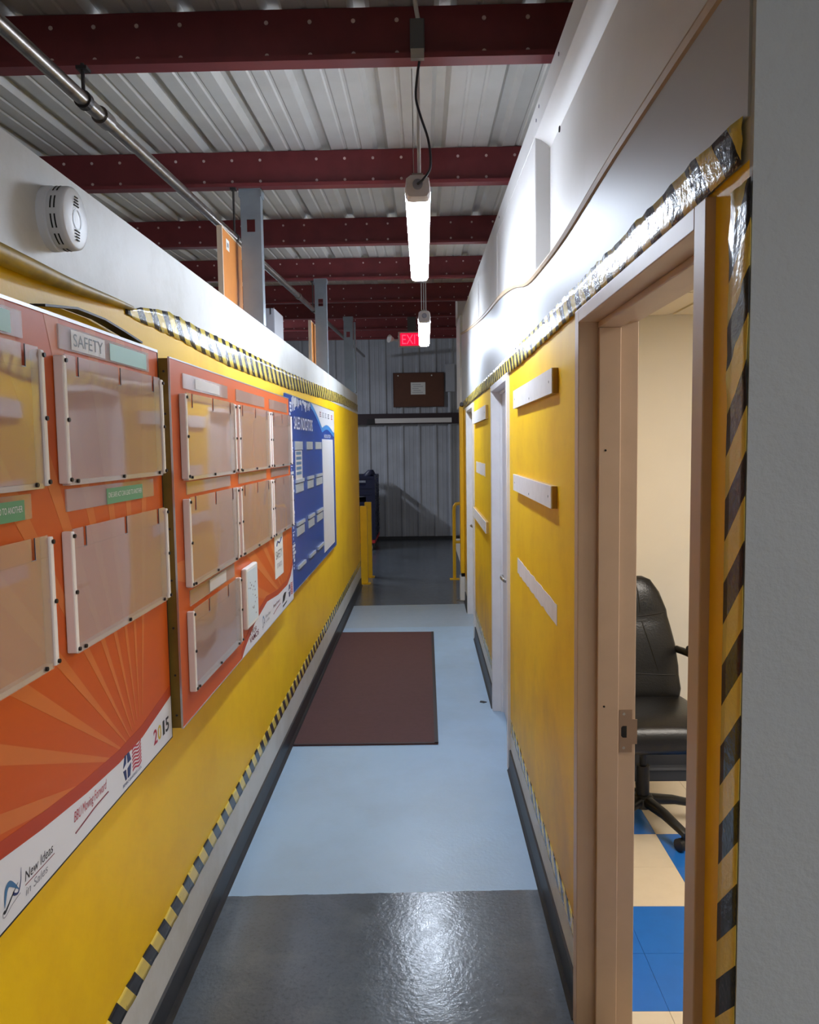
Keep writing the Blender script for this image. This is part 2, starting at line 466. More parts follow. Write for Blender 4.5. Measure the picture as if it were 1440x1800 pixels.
struct(MB().cyl((0.500, 2.98, 2.80), (0.497, 2.98, 2.80), 0.012, 12).build('trim_3', M_HOLE))
# end post of the right partition
b = MB().box(0.405, 0.57, 8.9, 9.72, 2.10, 3.09).box(0.398, 0.57, 9.2, 9.73, 3.09, 3.40)
struct(b.build('trim_4', M_WHITE, bevel=0.004))
# grey end wall facing the open area
struct(MB().box(XR, 3.2, 1.078, 1.09, 0.0, 3.1).build('wall_front', M_GREY))
# cove base between the doors
def coveR(y0, y1, name):
    c = [(XR, 0.0), (XR - 0.020, 0.0), (XR - 0.014, 0.008), (XR - 0.009, 0.02), (XR - 0.007, 0.105), (XR, 0.11)]
    return struct(MB().prism(c, y0, y1, 'y').build(name, M_BASE))
coveR(D1[1], D2[0], 'baseboard_right'); coveR(D2[1], D3[0], 'baseboard_right'); coveR(D3[1], 8.54, 'baseboard_right'); coveR(YR0, D1[0], 'baseboard_right')

# ------------------------------------------------------------------ door frames
def door_frame(name, y0, y1, m, top=2.035, xf=0.415):
    root = bpy.data.objects.new(name, None); COL.objects.link(root); root.location = (0.49, (y0 + y1) / 2, 0); struct(root)
    c = 0.05; st = 0.016
    def jamb(ya, yb, s):
        b = MB().box(xf, 0.575, min(ya, yb), max(ya, yb), 0.0, top)
        ye = yb + s * st
        b.box(0.467, 0.525, min(yb, ye), max(yb, ye), 0.0, top - 0.035 - st)
        return b.build('jamb', m, root, bevel=0.002)
    ja = jamb(y0, y0 + c, 1); jb = jamb(y1, y1 - c, -1)
    b = MB().box(xf, 0.575, y0 + c, y1 - c, top - 0.035, top).box(0.467, 0.525, y0 + c, y1 - c, top - 0.035 - st, top - 0.035)
    b.build('header', m, root, bevel=0.002)
    return root, ja, jb
root, ja, jb = door_frame('door_1', D1[0], D1[1], M_FRAME)
yj = D1[1] - 0.05
sp = MB().prism([(0.531, 0.825), (0.566, 0.825), (0.566, 0.848), (0.580, 0.848), (0.580, 0.918), (0.566, 0.918), (0.566, 0.945), (0.531, 0.945)], yj - 0.002, yj + 0.001, 'y').build('strike_plate', M_STRIKE, root)
MB().prism([(0.540, 0.867), (0.551, 0.867), (0.551, 0.900), (0.540, 0.900), (0.536, 0.895), (0.536, 0.872)], yj - 0.003, yj - 0.0015, 'y').build('latch_hole', M_HOLE, sp)
for z in (0.838, 0.934): MB().cyl((0.543, yj - 0.0035, z), (0.543, yj - 0.001, z), 0.004, 10).build('screw', M_STEEL, sp)
for x, z in ((0.485, 1.66), (0.485, 0.96)): MB().cyl((x, yj - 0.0175, z), (x, yj - 0.0155, z), 0.003, 8).build('bumper_hole', M_HOLE, root)

for nm, D in (('door_2', D2), ('door_3', D3)):
    root, ja, jb = door_frame(nm, D[0], D[1], M_FRAMEW)
    leaf = MB().box(0.481, 0.521, D[0] + 0.053, D[1] - 0.053, 0.012, 1.985)
    lf = leaf.build('door_leaf', M_DOORW, root, bevel=0.002)
    yh = D[0] + 0.15
    h = MB().lathe([(0.030, 0.0), (0.030, -0.008), (0.012, -0.012), (0.011, -0.066)], (0.481, yh, 0.965), 'x', 20)
    h.tube([(0.417, yh, 0.965), (0.413, yh + 0.04, 0.966), (0.413, yh + 0.12, 0.962), (0.420, yh + 0.17, 0.960)], 0.010, 10, 4)
    h.build('lever_handle', M_STEEL, lf, smooth=True)
    MB().box(0.4795, 0.481, D[0] + 0.06, D[1] - 0.06, 0.02, 0.20).build('kick_strip', M_DOORW, lf)

# ------------------------------------------------------------------ office behind the first doorway
T = 0.2715
fo = struct(MB().box(0.50, 2.7, 1.09, 4.04, -0.10, -0.004).build('floor_office', M_OBASE))
tm = {}
for key, m in (('b', M_TBLUE), ('c', M_TCREAM)):
    g = 0.0006
    me = MB().box(g, T - g, g, T - g, -0.004, 0.0)
    mesh = bpy.data.meshes.new('tile'); mesh.from_pydata(me.v, [], me.f); mesh.materials.append(m); tm[key] = mesh
X0t = 0.978 - 2 * T; Y0t = 2.262 - 4 * T
for i in range(0, 8):
    for j in range(0, 10):
        x = X0t + i * T; y = Y0t + j * T
        if x < 0.43 or y + T > 4.04 or y < 1.09: continue
        blue = ((i // 2) + (j // 2)) % 2 == 0
        o = bpy.data.objects.new('tile', tm['b' if blue else 'c']); COL.objects.link(o); o.parent = fo; o.location = (x, y, 0)
struct(MB().box(0.575, 2.7, 4.04, 4.12, 0.0, 2.5).build('wall_office', M_CREAM))
struct(MB().box(2.7, 2.8, 1.09, 4.12, 0.0, 2.5).build('wall_office_side', M_CREAM))
struct(MB().prism([(4.04, 0.0), (4.022, 0.0), (4.028, 0.012), (4.032, 0.025), (4.034, 0.105), (4.04, 0.11)], 0.575, 2.7, 'x').build('baseboard_office', M_OBASE))
co = struct(MB().box(0.575, 2.7, 1.09, 4.04, 2.31, 2.33).build('ceiling_office', M_GRID))
ctm = bpy.data.meshes.new('ceiling_tile'); q = MB().box(0.012, 0.588, 0.012, 0.588, -0.008, 0.0); ctm.from_pydata(q.v, [], q.f); ctm.materials.append(M_CEILT)
for i in range(3):
    for j in range(5):
        x = 0.62 + i * 0.6; y = 1.16 + j * 0.6 - 0.12
        if (i, j) in ((1, 1), (1, 2)) or y < 1.05 or y + .6 > 4.08: continue
        o = bpy.data.objects.new('ceiling_tile', ctm); COL.objects.link(o); o.parent = co; o.location = (x, y, 2.31)
lt = thing('ceiling_light', (1.52, 2.24, 2.30), 'recessed white light panel in the office ceiling', 'ceiling light')
MB().box(1.232, 1.808, 1.652, 2.828, 2.296, 2.309).build('diffuser', M_LENS_OFF, lt)
b = MB()
for x0, x1, y0, y1 in ((1.222, 1.232, 1.642, 2.838), (1.808, 1.818, 1.642, 2.838), (1.232, 1.808, 1.642, 1.652), (1.232, 1.808, 2.828, 2.838)): b.box(x0, x1, y0, y1, 2.292, 2.31)
b.build('frame', M_GRID, lt)

# ------------------------------------------------------------------ back wall of ribbed siding
wb = struct(MB().box(-5.2, 3.2, YB + 0.03, YB + 0.08, 0.0, 3.75).build('wall_back', M_BACK))
P = 0.297
prof = []
for k in range(3):
    x = k * P
    prof += [(x, 0), (x + 0.025, -0.028), (x + 0.06, -0.028), (x + 0.085, 0), (x + 0.15, 0), (x + 0.155, -0.004), (x + 0.165, -0.004), (x + 0.17, 0), (x + 0.22, 0), (x + 0.225, -0.004), (x + 0.235, -0.004), (x + 0.24, 0)]
prof.append((3 * P, 0))
def sheet(pts, fn):
    n = len(pts); return [fn(p, 0) for p in pts] + [fn(p, 1) for p in pts], [(i, i + 1, i + 1 + n, i + n) for i in range(n - 1)]
vs, fs = sheet(prof, lambda p, e: (p[0], p[1], 0.05 + e * 3.55))
bpm = bpy.data.meshes.new('siding_panel'); bpm.from_pydata(vs, [], fs); bpm.materials.append(M_BACK)
for k in range(9):
    o = bpy.data.objects.new('siding_panel', bpm); COL.objects.link(o); o.parent = wb; o.location = (-5.178 + k * 3 * P, YB, 0)
struct(MB().box(-5.2, 3.2, YB - 0.045, YB + 0.02, 0.0, 0.05).build('baseboard_back', M_BASE))

# ------------------------------------------------------------------ roof
ce = bpy.data.objects.new('ceiling', None); COL.objects.link(ce); ce['kind'] = 'structure'; ce.location = (0, 0, 3.08)
Pr = 0.305
prof = []
for k in range(3):
    x = k * Pr
    prof += [(x, 0), (x + 0.020, 0.034), (x + 0.060, 0.034), (x + 0.080, 0), (x + 0.145, 0), (x + 0.152, 0.006), (x + 0.162, 0.006), (x + 0.169, 0), (x + 0.222, 0), (x + 0.229, 0.006), (x + 0.239, 0.006), (x + 0.246, 0)]
prof.append((3 * Pr, 0))
ya, yb = -3.5, YB + 0.03
vs, fs = sheet(prof, lambda p, e: (p[0], (ya, yb)[e], 0.002 + p[1] + 0.042 * (ya, yb)[e] + 0.001))
rpm = bpy.data.meshes.new('roof_panel'); rpm.from_pydata(vs, [], fs); rpm.materials.append(M_ROOF)
for k in range(9):
    o = bpy.data.objects.new('roof_panel', rpm); COL.objects.link(o); o.parent = ce; o.location = (-5.13 + k * 3 * Pr, 0, 0)

# purlins
def purlin():
    t = 0.004
    r = thing('roof_purlin', (0, 0, 0), 'dark red steel purlin crossing under the white ribbed roof', 'purlin', 'red purlins under the roof')
    b = MB().box(-5.0, 3.1, 0, t, 0, 0.20).box(-5.0, 3.1, -0.062, 0, 0, t).box(-5.0, 3.1, -0.062, -0.062 + t, t, 0.018).box(-5.0, 3.1, t, 0.062, 0.20 - t, 0.20)
    b.build('z_section', M_PURLIN, r)
    d = MB()
    for k in range(-16, 10):
        x = k * 0.152 + 0.05
        for z in (0.045, 0.155):
            if (k * 7 + int(z * 1000)) % 5 == 0: continue
            d.cyl((x, -0.0005, z), (x, -0.004, z), 0.0075, 8)
    d.build('bolt_heads', M_DOT, r, kind='stuff')
    return r
p0 = purlin()
PY = [2.93 + 1.52 * n for n in range(-2, 8)]
for i, y in enumerate(PY):
    o = p0 if i == 0 else copy_tree(p0)
    o.location = (0.013 * (i % 3), y, roof_z(y))
    if i == 2: o['label'] = 'dark red steel purlin carrying the grey junction box'
    if i == 3: o['label'] = 'dark red steel purlin right above the tall orange panel and its steel stud'
    if i == 4: o['label'] = 'dark red steel purlin from which the light before the exit sign hangs'
    if i == 7: o['label'] = 'dark red steel purlin from which the exit sign hangs'

# ------------------------------------------------------------------ hazard tape
def strip(name, m, pts, x, th, label, group=None, jit=0.0, sgn=1, edge=0.003):
    """pts: (y, zlow, zhigh) rows; a strip of tape stuck to a wall plane"""
    rows = []
    for i in range(len(pts) - 1):
        n = max(1, int((pts[i + 1][0] - pts[i][0]) / 0.035))
        for k in range(n):
            t = k / n; rows.append(tuple(pts[i][q] * (1 - t) + pts[i + 1][q] * t for q in range(3)))
    rows.append(pts[-1])
    vs = []; nz = 5
    for y, z0, z1 in rows:
        e0 = random.uniform(-edge, edge); e1 = random.uniform(-edge, edge)
        for j in range(nz):
            vs.append((x + sgn * (th + random.uniform(0, jit)), y, z0 + e0 + (z1 + e1 - z0 - e0) * j / (nz - 1)))
    fs = [(i * nz + j, (i + 1) * nz + j, (i + 1) * nz + j + 1, i * nz + j + 1) for i in range(len(rows) - 1) for j in range(nz - 1)]
    b = MB().add(vs, fs)
    o = b.build(name, m, smooth=True, angle=80)
    s = o.modifiers.new('solid', 'SOLIDIFY'); s.thickness = 0.0006; s.offset = -1 if sgn > 0 else 1
    return tag(o, label, 'tape', group)
strip('hazard_tape', M_TAPE_L, [(2.13, 2.035, 2.05), (2.28, 2.032, 2.075), (2.5, 2.03, 2.10), (3.2, 2.008, 2.103), (4.6, 2.015, 2.112), (7.7, 2.085, 2.17), (9.58, 2.09, 2.17)], XL, 0.0015,
      'black and yellow striped tape along the top of the yellow notice board wall', jit=0.0015)
strip('hazard_tape', M_TAPE_LL, [(-1.5, 0.238, 0.31), (9.58, 0.245, 0.315)], XL, 0.0012, 'black and yellow striped tape near the floor below the notice boards', jit=0.0004)
strip('hazard_tape', M_TAPE_R, [(1.10, 2.046, 2.105), (1.3, 2.040, 2.112), (2.3, 2.038, 2.112), (3.6, 2.025, 2.115), (6.6, 2.055, 2.13), (8.58, 2.06, 2.135)], XR - 0.0045, 0.0015,
      'shiny wrinkled striped tape running above the three door frames', jit=0.003, sgn=-1)
for y0, y1, lab in ((D1[1], D2[0], 'worn striped tape near the floor under the three white plaques beside the open door'), (D2[1], D3[0], 'worn striped tape near the floor between the two closed white doors')):
    strip('hazard_tape', M_TAPE_RL, [(y0 + 0.005, 0.205, 0.275), (y1 - 0.005, 0.205, 0.27)], XR, 0.0012, lab, sgn=-1, edge=0.005)
# vertical tape on the corner beside the open door
vs = []; nz = 64
for j in range(nz + 1):
    z = 0.0 + 2.02 * j / nz
    for k in range(5):
        jit = random.uniform(0, 0.0035) if z > 1.75 else random.uniform(0, 0.0006)
        y = 1.0785 + 0.070 * k / 4 + (0.008 * (z - 1.75) if z > 1.75 else 0) * (-1) + (1 - z / 2.0) * 0.004
        vs.append((XR - 0.0015 - jit, y, z))
fs = [(j * 5 + k, j * 5 + k + 1, (j + 1) * 5 + k + 1, (j + 1) * 5 + k) for j in range(nz) for k in range(4)]
o = MB().add(vs, fs).build('hazard_tape', M_TAPE_C, smooth=True, angle=80)
s = o.modifiers.new('solid', 'SOLIDIFY'); s.thickness = 0.0006; s.offset = 1
tag(o, 'vertical striped tape on the wall corner beside the open office door', 'tape')
# tape curled into a roll at the near end of the left wall
b = MB().tube([(XL + 0.018, 0.7, 2.040), (XL + 0.018, 1.5, 2.036), (XL + 0.016, 1.75, 2.038), (XL + 0.012, 2.0, 2.048), (XL + 0.006, 2.17, 2.056)], (0.024, 0.006), 14, 5)
M_CURL = mat('curled_tape', (196, 160, 40), 0.5, var=0.9, vscale=7, dark=(84, 76, 44))
tag(b.build('curled_tape', M_CURL, smooth=True), 'dirty yellow tape curled into a roll under the white band by the smoke alarm', 'tape')

# ------------------------------------------------------------------ notice boards on the left wall
def pocket(board, X, y0, y1, z0, z1, slots=3):
    """clear document pocket: sheet (part) with rods, lip, slot edges and screws (sub-parts)"""
    xs = X + 0.016
    sl = [y0 + (y1 - y0) * f for f in ((0.12, 0.5, 0.88) if slots == 3 else (0.3, 0.7))]
    b = MB(); w = 0.007; d = 0.042
    b.box(xs, xs + 0.002, y0 + 0.0165, y1 - 0.0165, z0, z1 - d)
    ed = [y0 + 0.0165] + [v for s_ in sl for v in (s_ - w, s_ + w)] + [y1 - 0.0165]
    for i in range(0, len(ed), 2): b.box(xs, xs + 0.002, ed[i], ed[i + 1], z1 - d, z1)
    sh = b.build('document_pocket', M_FILM, board)
    for s_ in sl:
        e = MB().box(xs, xs + 0.0022, s_ + w, s_ + w + 0.001, z1 - d, z1)
        e.box(xs, xs + 0.0022, s_ - w, s_ + w + 0.001, z1 - d - 0.0005, z1 - d + 0.001)
        e.build('slot_edge', M_PRINTG, sh)
    for y in (y0 + 0.008, y1 - 0.008):
        MB().box(X + 0.0005, xs + 0.006, y - 0.008, y + 0.008, z0 + 0.004, z1 - 0.004).build('side_rod', M_ROD, sh, bevel=0.003)
        for z in (z0 + 0.012, (z0 + z1) / 2, z1 - 0.014):
            MB().cyl((xs + 0.005, y + 0.002, z), (xs + 0.010, y + 0.002, z), 0.0045, 8).build('screw', M_SCREW, sh)
    MB().box(X + 0.0005, xs - 0.0005, y0 + 0.018, y1 - 0.018, z0, z0 + 0.010).build('bottom_lip', M_ROD, sh)
    for y in (y0 + 0.05, (y0 + y1) / 2, y1 - 0.05):
        MB().cyl((xs + 0.001, y, z0 + 0.008), (xs + 0.006, y, z0 + 0.008), 0.0045, 8).build('screw', M_SCREW, sh)
    return sh

def strip_label(board, X, y0, y1, z0, z1):
    return MB().box(X + 0.0005, X + 0.004, y0, y1, z0, z1).build('title_holder', M_FILM, board)

def flat(board, m, X, poly, name, d=0.0006):
    return MB().prism(poly, X, X + d, 'x').build(name, m, board)

def clip_poly(poly, y0, y1, z0, z1):
    def clip(pts, inside, inter):
        out = []
        for i in range(len(pts)):
            a, b_ = pts[i - 1], pts[i]
            if inside(b_):
                if not inside(a): out.append(inter(a, b_))
                out.append(b_)
            elif inside(a): out.append(inter(a, b_))
        return out
    def atv(k, v):
        def f(a, b_):
            t = (v - a[k]) / (b_[k] - a[k]); return (a[0] + (b_[0] - a[0]) * t, a[1] + (b_[1] - a[1]) * t)
        return f
    for k, v, s_ in ((0, y0, 1), (0, y1, -1), (1, z0, 1), (1, z1, -1)):
        if not poly: break
        poly = clip(poly, lambda p: (p[k] - v) * s_ >= 0, atv(k, v))
    return poly

def rays(board, X, c, y0, y1, z0, z1, n, a0, a1, width):
    for k in range(n):
        a = a0 + (a1 - a0) * k / (n - 1)
        L = 3.0; h = width
        p = [(c[0] + 0.12 * math.cos(a - h * .6), c[1] + 0.12 * math.sin(a - h * .6)), (c[0] + L * math.cos(a - h), c[1] + L * math.sin(a - h)), (c[0] + L * math.cos(a + h), c[1] + L * math.sin(a + h)), (c[0] + 0.12 * math.cos(a + h * .6), c[1] + 0.12 * math.sin(a + h * .6))]
        p = clip_poly(p, y0, y1, z0, z1)
        if len(p) > 2: flat(board, M_RAY, X, p, 'ray_print', 0.0003)

def flag_logo(board, X, y, z, w, h):
    """blue emblem with a four-pointed star beside a waving striped flag"""
    hw = w * 0.46
    P_ = lambda u, v: (y + u * hw, z + v * h)
    st = (0.5, 0.52)
    quads = [[(0.12, 0.62), (0.30, 1.0), (0.46, 1.0), (0.42, 0.66), (0.10, 0.55)], [(0.54, 1.0), (0.80, 1.0), (0.98, 0.62), (0.60, 0.60)], [(0.08, 0.45), (0.40, 0.42), (0.44, 0.02), (0.30, 0.0)], [(0.56, 0.40), (0.98, 0.50), (0.82, 0.02), (0.54, 0.0)]]
    for q_ in quads: flat(board, M_PRINTNAVY, X, [P_(*c) for c in q_], 'emblem_print')
    for k in range(7):
        v0 = z + h * (0.02 + k * 0.145); pts = []
        x0 = y + w * 0.52; x1 = y + w
        up = []; dn = []
        for i in range(9):
            t = i / 8; wv = math.sin(t * 2 * math.pi + 0.3) * h * 0.07 + t * h * 0.05
            up.append((x0 + (x1 - x0) * t, v0 + wv + h * 0.075)); dn.append((x0 + (x1 - x0) * t, v0 + wv))
        flat(board, M_PRINTRED, X, dn + up[::-1], 'flag_stripe')

def curve_logo(board, X, y, z, w, h):
    """swooping letter-A emblem drawn in tapering strokes"""
    P_ = lambda u, v: Vector((X + 0.0006, y + u * w, z + v * h))
    arc = [P_(0.10, 0.20), P_(0.14, 0.45), P_(0.22, 0.75), P_(0.36, 0.86), P_(0.55, 0.70), P_(0.75, 0.45), P_(0.85, 0.30)]
    def ribbon(pts, w0, w1, m, nm):
        out = []
        for i in range(len(pts) - 1):
            for k in range(4):
                p0 = pts[max(i - 1, 0)]; p1 = pts[i]; p2 = pts[i + 1]; p3 = pts[min(i + 2, len(pts) - 1)]; t = k / 4
                out.append(0.5 * ((2 * p1) + (p2 - p0) * t + (2 * p0 - 5 * p1 + 4 * p2 - p3) * t * t + (3 * p1 - p0 - 3 * p2 + p3) * t ** 3))
        out.append(pts[-1]); vs = []; n = len(out)
        for i, p in enumerate(out):
            d = out[min(i + 1, n - 1)] - out[max(i - 1, 0)]; nn = Vector((0, -d.z, d.y)).normalized()
            q_ = w0 + (w1 - w0) * i / (n - 1) if not callable(w0) else w0(i / (n - 1))
            vs += [p + nn * q_, p - nn * q_]
        MB().add(vs, [(2 * i, 2 * i + 2, 2 * i + 3, 2 * i + 1) for i in range(n - 1)]).build(nm, m, board)
    ribbon(arc, lambda t: w * (0.01 + 0.07 * math.sin(math.pi * min(1, t * 1.1))), 0, M_PRINTSTEEL, 'emblem_print')
    ribbon([P_(0.05, 0.12), P_(0.12, 0.05), P_(0.45, 0.32), P_(0.80, 0.60)], w * 0.05, w * 0.01, M_PRINTK, 'emblem_print')
    ribbon([P_(0.52, 0.42), P_(0.62, 0.30), P_(0.80, 0.25), P_(0.95, 0.55), P_(1.0, 1.0)], w * 0.045, w * 0.008, M_PRINTNAVY, 'emblem_print')
    ribbon([P_(0.02, 0.10), P_(0.0, -0.05), P_(0.12, -0.10), P_(0.45, 0.05), P_(0.90, 0.15)], w * 0.012, w * 0.012, M_PRINTG, 'emblem_print')

# --- near orange board
X1 = -0.745
Y10, Y11, Z10, Z11 = 0.20, 2.268, 0.845, 1.950
n1 = thing('notice_board', (X1, (Y10 + Y11) / 2, Z10), 'orange notice board under the smoke alarm, printed 2015 on its white foot', 'notice board')
MB().box(XL + 0.001, X1 - 0.001, Y10 + 0.05, Y11 - 0.04, Z10 + 0.04, Z11 - 0.04).build('backing', M_BLACKTRIM, n1)
MB().box(X1 - 0.012, X1, Y10, Y11, Z10, Z11).build('poster_panel', M_ORANGE, n1)
MB().box(X1 - 0.014, X1 + 0.002, Y10, Y11 + 0.001, Z11, Z11 + 0.007).build('top_trim', M_ALU, n1)
MB().box(X1 - 0.014, X1 + 0.001, Y11, Y11 + 0.005, Z10 - 0.004, Z11 + 0.007).build('side_trim', M_BLACKTRIM, n1)
MB().box(X1 - 0.014, X1 + 0.001, Y10, Y11, Z10 - 0.004, Z10).build('bottom_trim', M_BLACKTRIM, n1)
sw = [(0.2, 1.10), (0.9, 1.03), (1.33, 0.972), (1.48, 0.953), (1.68, 0.935), (1.87, 0.926), (2.03, 0.931), (Y11, 0.966)]
rays(n1, X1 + 0.0001, (2.02, 0.87), Y10, Y11, 0.95, Z11, 11, math.radians(82), math.radians(176), 0.026)
flat(n1, M_RUST, X1 + 0.0002, [(y, z + 0.032) for y, z in sw] + [(y, z - 0.004) for y, z in sw[::-1]], 'rust_band')
flat(n1, M_PRINTW, X1 + 0.0003, [(Y10, Z10), (Y11, Z10)] + sw[::-1], 'white_band')
for y0, y1 in ((0.92, 1.543), (1.622, 2.245), (0.24, 0.84)):
    pocket(n1, X1, y0, y1, 1.608, 1.876); pocket(n1, X1, y0, y1, 1.256, 1.518)
for y0, y1 in ((0.95, 1.498), (1.648, 2.185)):
    strip_label(n1, X1, y0, y1, 1.888, 1.938); strip_label(n1, X1, y0, y1, 1.553, 1.600)
flat(n1, M_LABEL, X1 + 0.0042, [(1.705, 1.892), (1.885, 1.892), (1.885, 1.934), (1.705, 1.934)], 'title_card', 0.0004)
lettering('SAFETY', M_PRINTK, n1, (1.715, 1.872, 1.900, 1.927), X1 + 0.0047)
flat(n1, M_TEAL, X1 + 0.0042, [(1.915, 1.892), (2.165, 1.892), (2.165, 1.932), (1.915, 1.932)], 'title_card', 0.0004)
flat(n1, M_TEAL, X1 + 0.0042, [(1.30, 1.892), (1.455, 1.892), (1.455, 1.932), (1.30, 1.932)], 'title_card', 0.0004)
for y0, y1 in ((1.858, 2.096), (1.245, 1.470)):
    flat(n1, M_GREEN, X1 + 0.0042, [(y0, 1.553), (y1, 1.553), (y1, 1.590), (y0, 1.590)], 'title_card', 0.0004)
    lettering('ONE SAFE ACT CAN LEAD TO ANOTHER', M_PRINTW, n1, (y0 + 0.008, y1 - 0.008, 1.568, 1.580), X1 + 0.0047)
xb = X1 + 0.001
for ch, m, y in (('2', M_PRINTRED, 2.112), ('0', M_PRINTGOLD, 2.146), ('1', M_PRINTK, 2.188), ('5', M_PRINTK, 2.212)):
    lettering(ch, m, n1, (y, y + (0.016 if ch == '1' else 0.030), 0.876, 0.917), xb, extra=0.02)
flag_logo(n1, xb, 1.885, 0.868, 0.130, 0.062)
lettering('BIMBO BAKERIES USA', M_PRINTNAVY, n1, (1.885, 2.012, 0.856, 0.864), xb)
lettering('BBU Moving Forward', M_PRINTRED, n1, (1.615, 1.788, 0.893, 0.922), xb, shear=0.25)
MB().tube([(xb + 0.0005, 1.618, 0.876), (xb + 0.0005, 1.66, 0.880), (xb + 0.0005, 1.72, 0.886), (xb + 0.0005, 1.795, 0.888)], 0.0016, 6, 4).build('underline_print', M_PRINTMAROON, n1)
lettering('New Ideas', M_PRINTK, n1, (1.405, 1.517, 0.889, 0.908), xb, shear=0.2)
MB().box(xb, xb + 0.0005, 1.405, 1.522, 0.882, 0.8835).build('underline_print', M_PRINTMAROON, n1)
lettering('in Sales', M_PRINTG, n1, (1.405, 1.492, 0.862, 0.878), xb, shear=0.2)
curve_logo(n1, xb, 1.325, 0.872, 0.068, 0.052)

# --- second orange board, thicker frame
X2 = -0.7185
Y20, Y21, Z20, Z21 = 2.29, 4.305, 0.862, 1.937
n2 = thing('notice_board', (X2, (Y20 + Y21) / 2, Z20), 'orange notice board with seven clear pockets between the 2015 board and the blue board', 'notice board')
b = MB().box(XL + 0.001, X2 - 0.004, Y20, Y20 + 0.02, Z20, Z21).box(XL + 0.001, X2 - 0.004, Y21 - 0.02, Y21, Z20, Z21).box(XL + 0.001, X2 - 0.004, Y20 + 0.02, Y21 - 0.02, Z20, Z20 + 0.02).box(XL + 0.001, X2 - 0.004, Y20 + 0.02, Y21 - 0.02, Z21 - 0.02, Z21)
fr = b.build('wooden_frame', M_WOODSIDE, n2)
for z in (0.90, 1.02, 1.16, 1.30, 1.45, 1.62, 1.78, 1.90): MB().cyl((-0.735, Y20 - 0.0015, z), (-0.735, Y20 + 0.001, z), 0.0035, 8).build('nail', M_IRON, fr)
MB().box(X2 - 0.004, X2, Y20, Y21, Z20, Z21).build('poster_panel', M_ORANGE, n2)
b = MB().box(X2 - 0.004, X2 + 0.0015, Y20 - 0.002, Y20, Z20, Z21 + 0.004).box(X2 - 0.004, X2 + 0.0015, Y20, Y21, Z21, Z21 + 0.004).box(X2 - 0.004, X2 + 0.0015, Y20, Y21, Z20 - 0.003, Z20)
b.build('edge_trim', M_ALU, n2)
sw2 = [(3.06, Z20), (3.12, 0.89), (3.30, 0.945), (3.58, 0.985), (3.86, 0.965), (4.12, 0.968), (4.23, 1.00), (Y21, 1.045)]
rays(n2, X2 + 0.0001, (4.15, 0.86), Y20, Y21, 0.95, 1.35, 9, math.radians(95), math.radians(165), 0.03)
flat(n2, M_RUST, X2 + 0.0002, [(y - 0.01, z + 0.028) for y, z in sw2] + [(y, z - 0.003) for y, z in sw2[::-1]], 'rust_band')
flat(n2, M_PRINTW, X2 + 0.0003, sw2 + [(Y21, Z20)], 'white_band')
cols = ((2.365, 3.000), (3.045, 3.680), (3.710, 4.275))
for i, (y0, y1) in enumerate(cols):
    pocket(n2, X2, y0, y1, 1.586, 1.846); pocket(n2, X2, y0, y1, 1.262, 1.535)
    strip_label(n2, X2, y0 + 0.04, y1 - 0.05, 1.860, 1.905)
    strip_label(n2, X2, y0 + 0.04, y1 - 0.05, 1.542, 1.580)
pocket(n2, X2, cols[0][0], cols[0][1], 0.942, 1.196, 2)
strip_label(n2, X2, 2.40, 2.97, 1.202, 1.250)
flat(n2, M_LABEL, X2 + 0.0042, [(2.53, 1.866), (2.83, 1.866), (2.83, 1.898), (2.53, 1.898)], 'title_card', 0.0004)
flat(n2, M_LABEL, X2 + 0.0042, [(2.62, 1.206), (2.84, 1.206), (2.84, 1.246), (2.62, 1.246)], 'title_card', 0.0004)
pl = MB().box(X2 + 0.0005, X2 + 0.022, 3.085, 3.295, 0.968, 1.210).build('white_plaque', M_CARD, n2, bevel=0.006)
MB().box(X2 + 0.022, X2 + 0.0226, 3.100, 3.280, 0.984, 1.196).build('blue_print', M_CARDBLUE, pl)
b = MB()
for k in range(16):
    y = random.uniform(3.11, 3.25); z = random.uniform(1.0, 1.17); b.box(X2 + 0.0226, X2 + 0.023, y, y + random.uniform(0.008, 0.02), z, z + random.uniform(0.003, 0.008))
b.build('figure_print', M_PRINTG, pl, kind='stuff')
cd = MB().box(X2 + 0.0005, X2 + 0.0015, 3.790, 4.015, 1.050, 1.255).build('white_card', M_CARD, n2)
lettering('SAFETY', M_PRINTK, cd, (3.82, 3.985, 1.140, 1.180), X2 + 0.0016)
lettering('STARTS', M_PRINTG, cd, (3.84, 3.97, 1.095, 1.118), X2 + 0.0016)
MB().tube([(X2 + 0.002, 3.84, 1.205), (X2 + 0.002, 3.87, 1.225), (X2 + 0.002, 3.92, 1.215), (X2 + 0.002, 3.97, 1.235)], 0.003, 6, 4).build('figure_print', M_PRINTNAVY, cd)
xb = X2 + 0.001
lettering('A POR', M_PRINTMAROON, n2, (3.20, 3.34, 0.912, 0.932), xb); lettering('VAMOS', M_PRINTMAROON, n2, (3.20, 3.38, 0.884, 0.908), xb, extra=0.02)
curve_logo(n2, xb, 3.46, 0.890, 0.060, 0.055)
lettering('New Ideas', M_PRINTG, n2, (3.535, 3.645, 0.918, 0.934), xb); lettering('in Sales', M_PRINTG, n2, (3.535, 3.62, 0.897, 0.912), xb)
lettering('Moving Forward', M_PRINTMAROON, n2, (3.72, 3.89, 0.922, 0.942), xb, shear=0.25)
MB().tube([(xb + 0.0005, 3.72, 0.898), (xb + 0.0005, 3.80, 0.908), (xb + 0.0005, 3.90, 0.914)], 0.0015, 6, 4).build('underline_print', M_PRINTMAROON, n2)
flat(n2, M_PRINTK, xb, [(3.96, 0.90), (4.02, 0.905), (4.08, 0.94), (4.02, 0.945), (3.98, 0.935)], 'emblem_print')
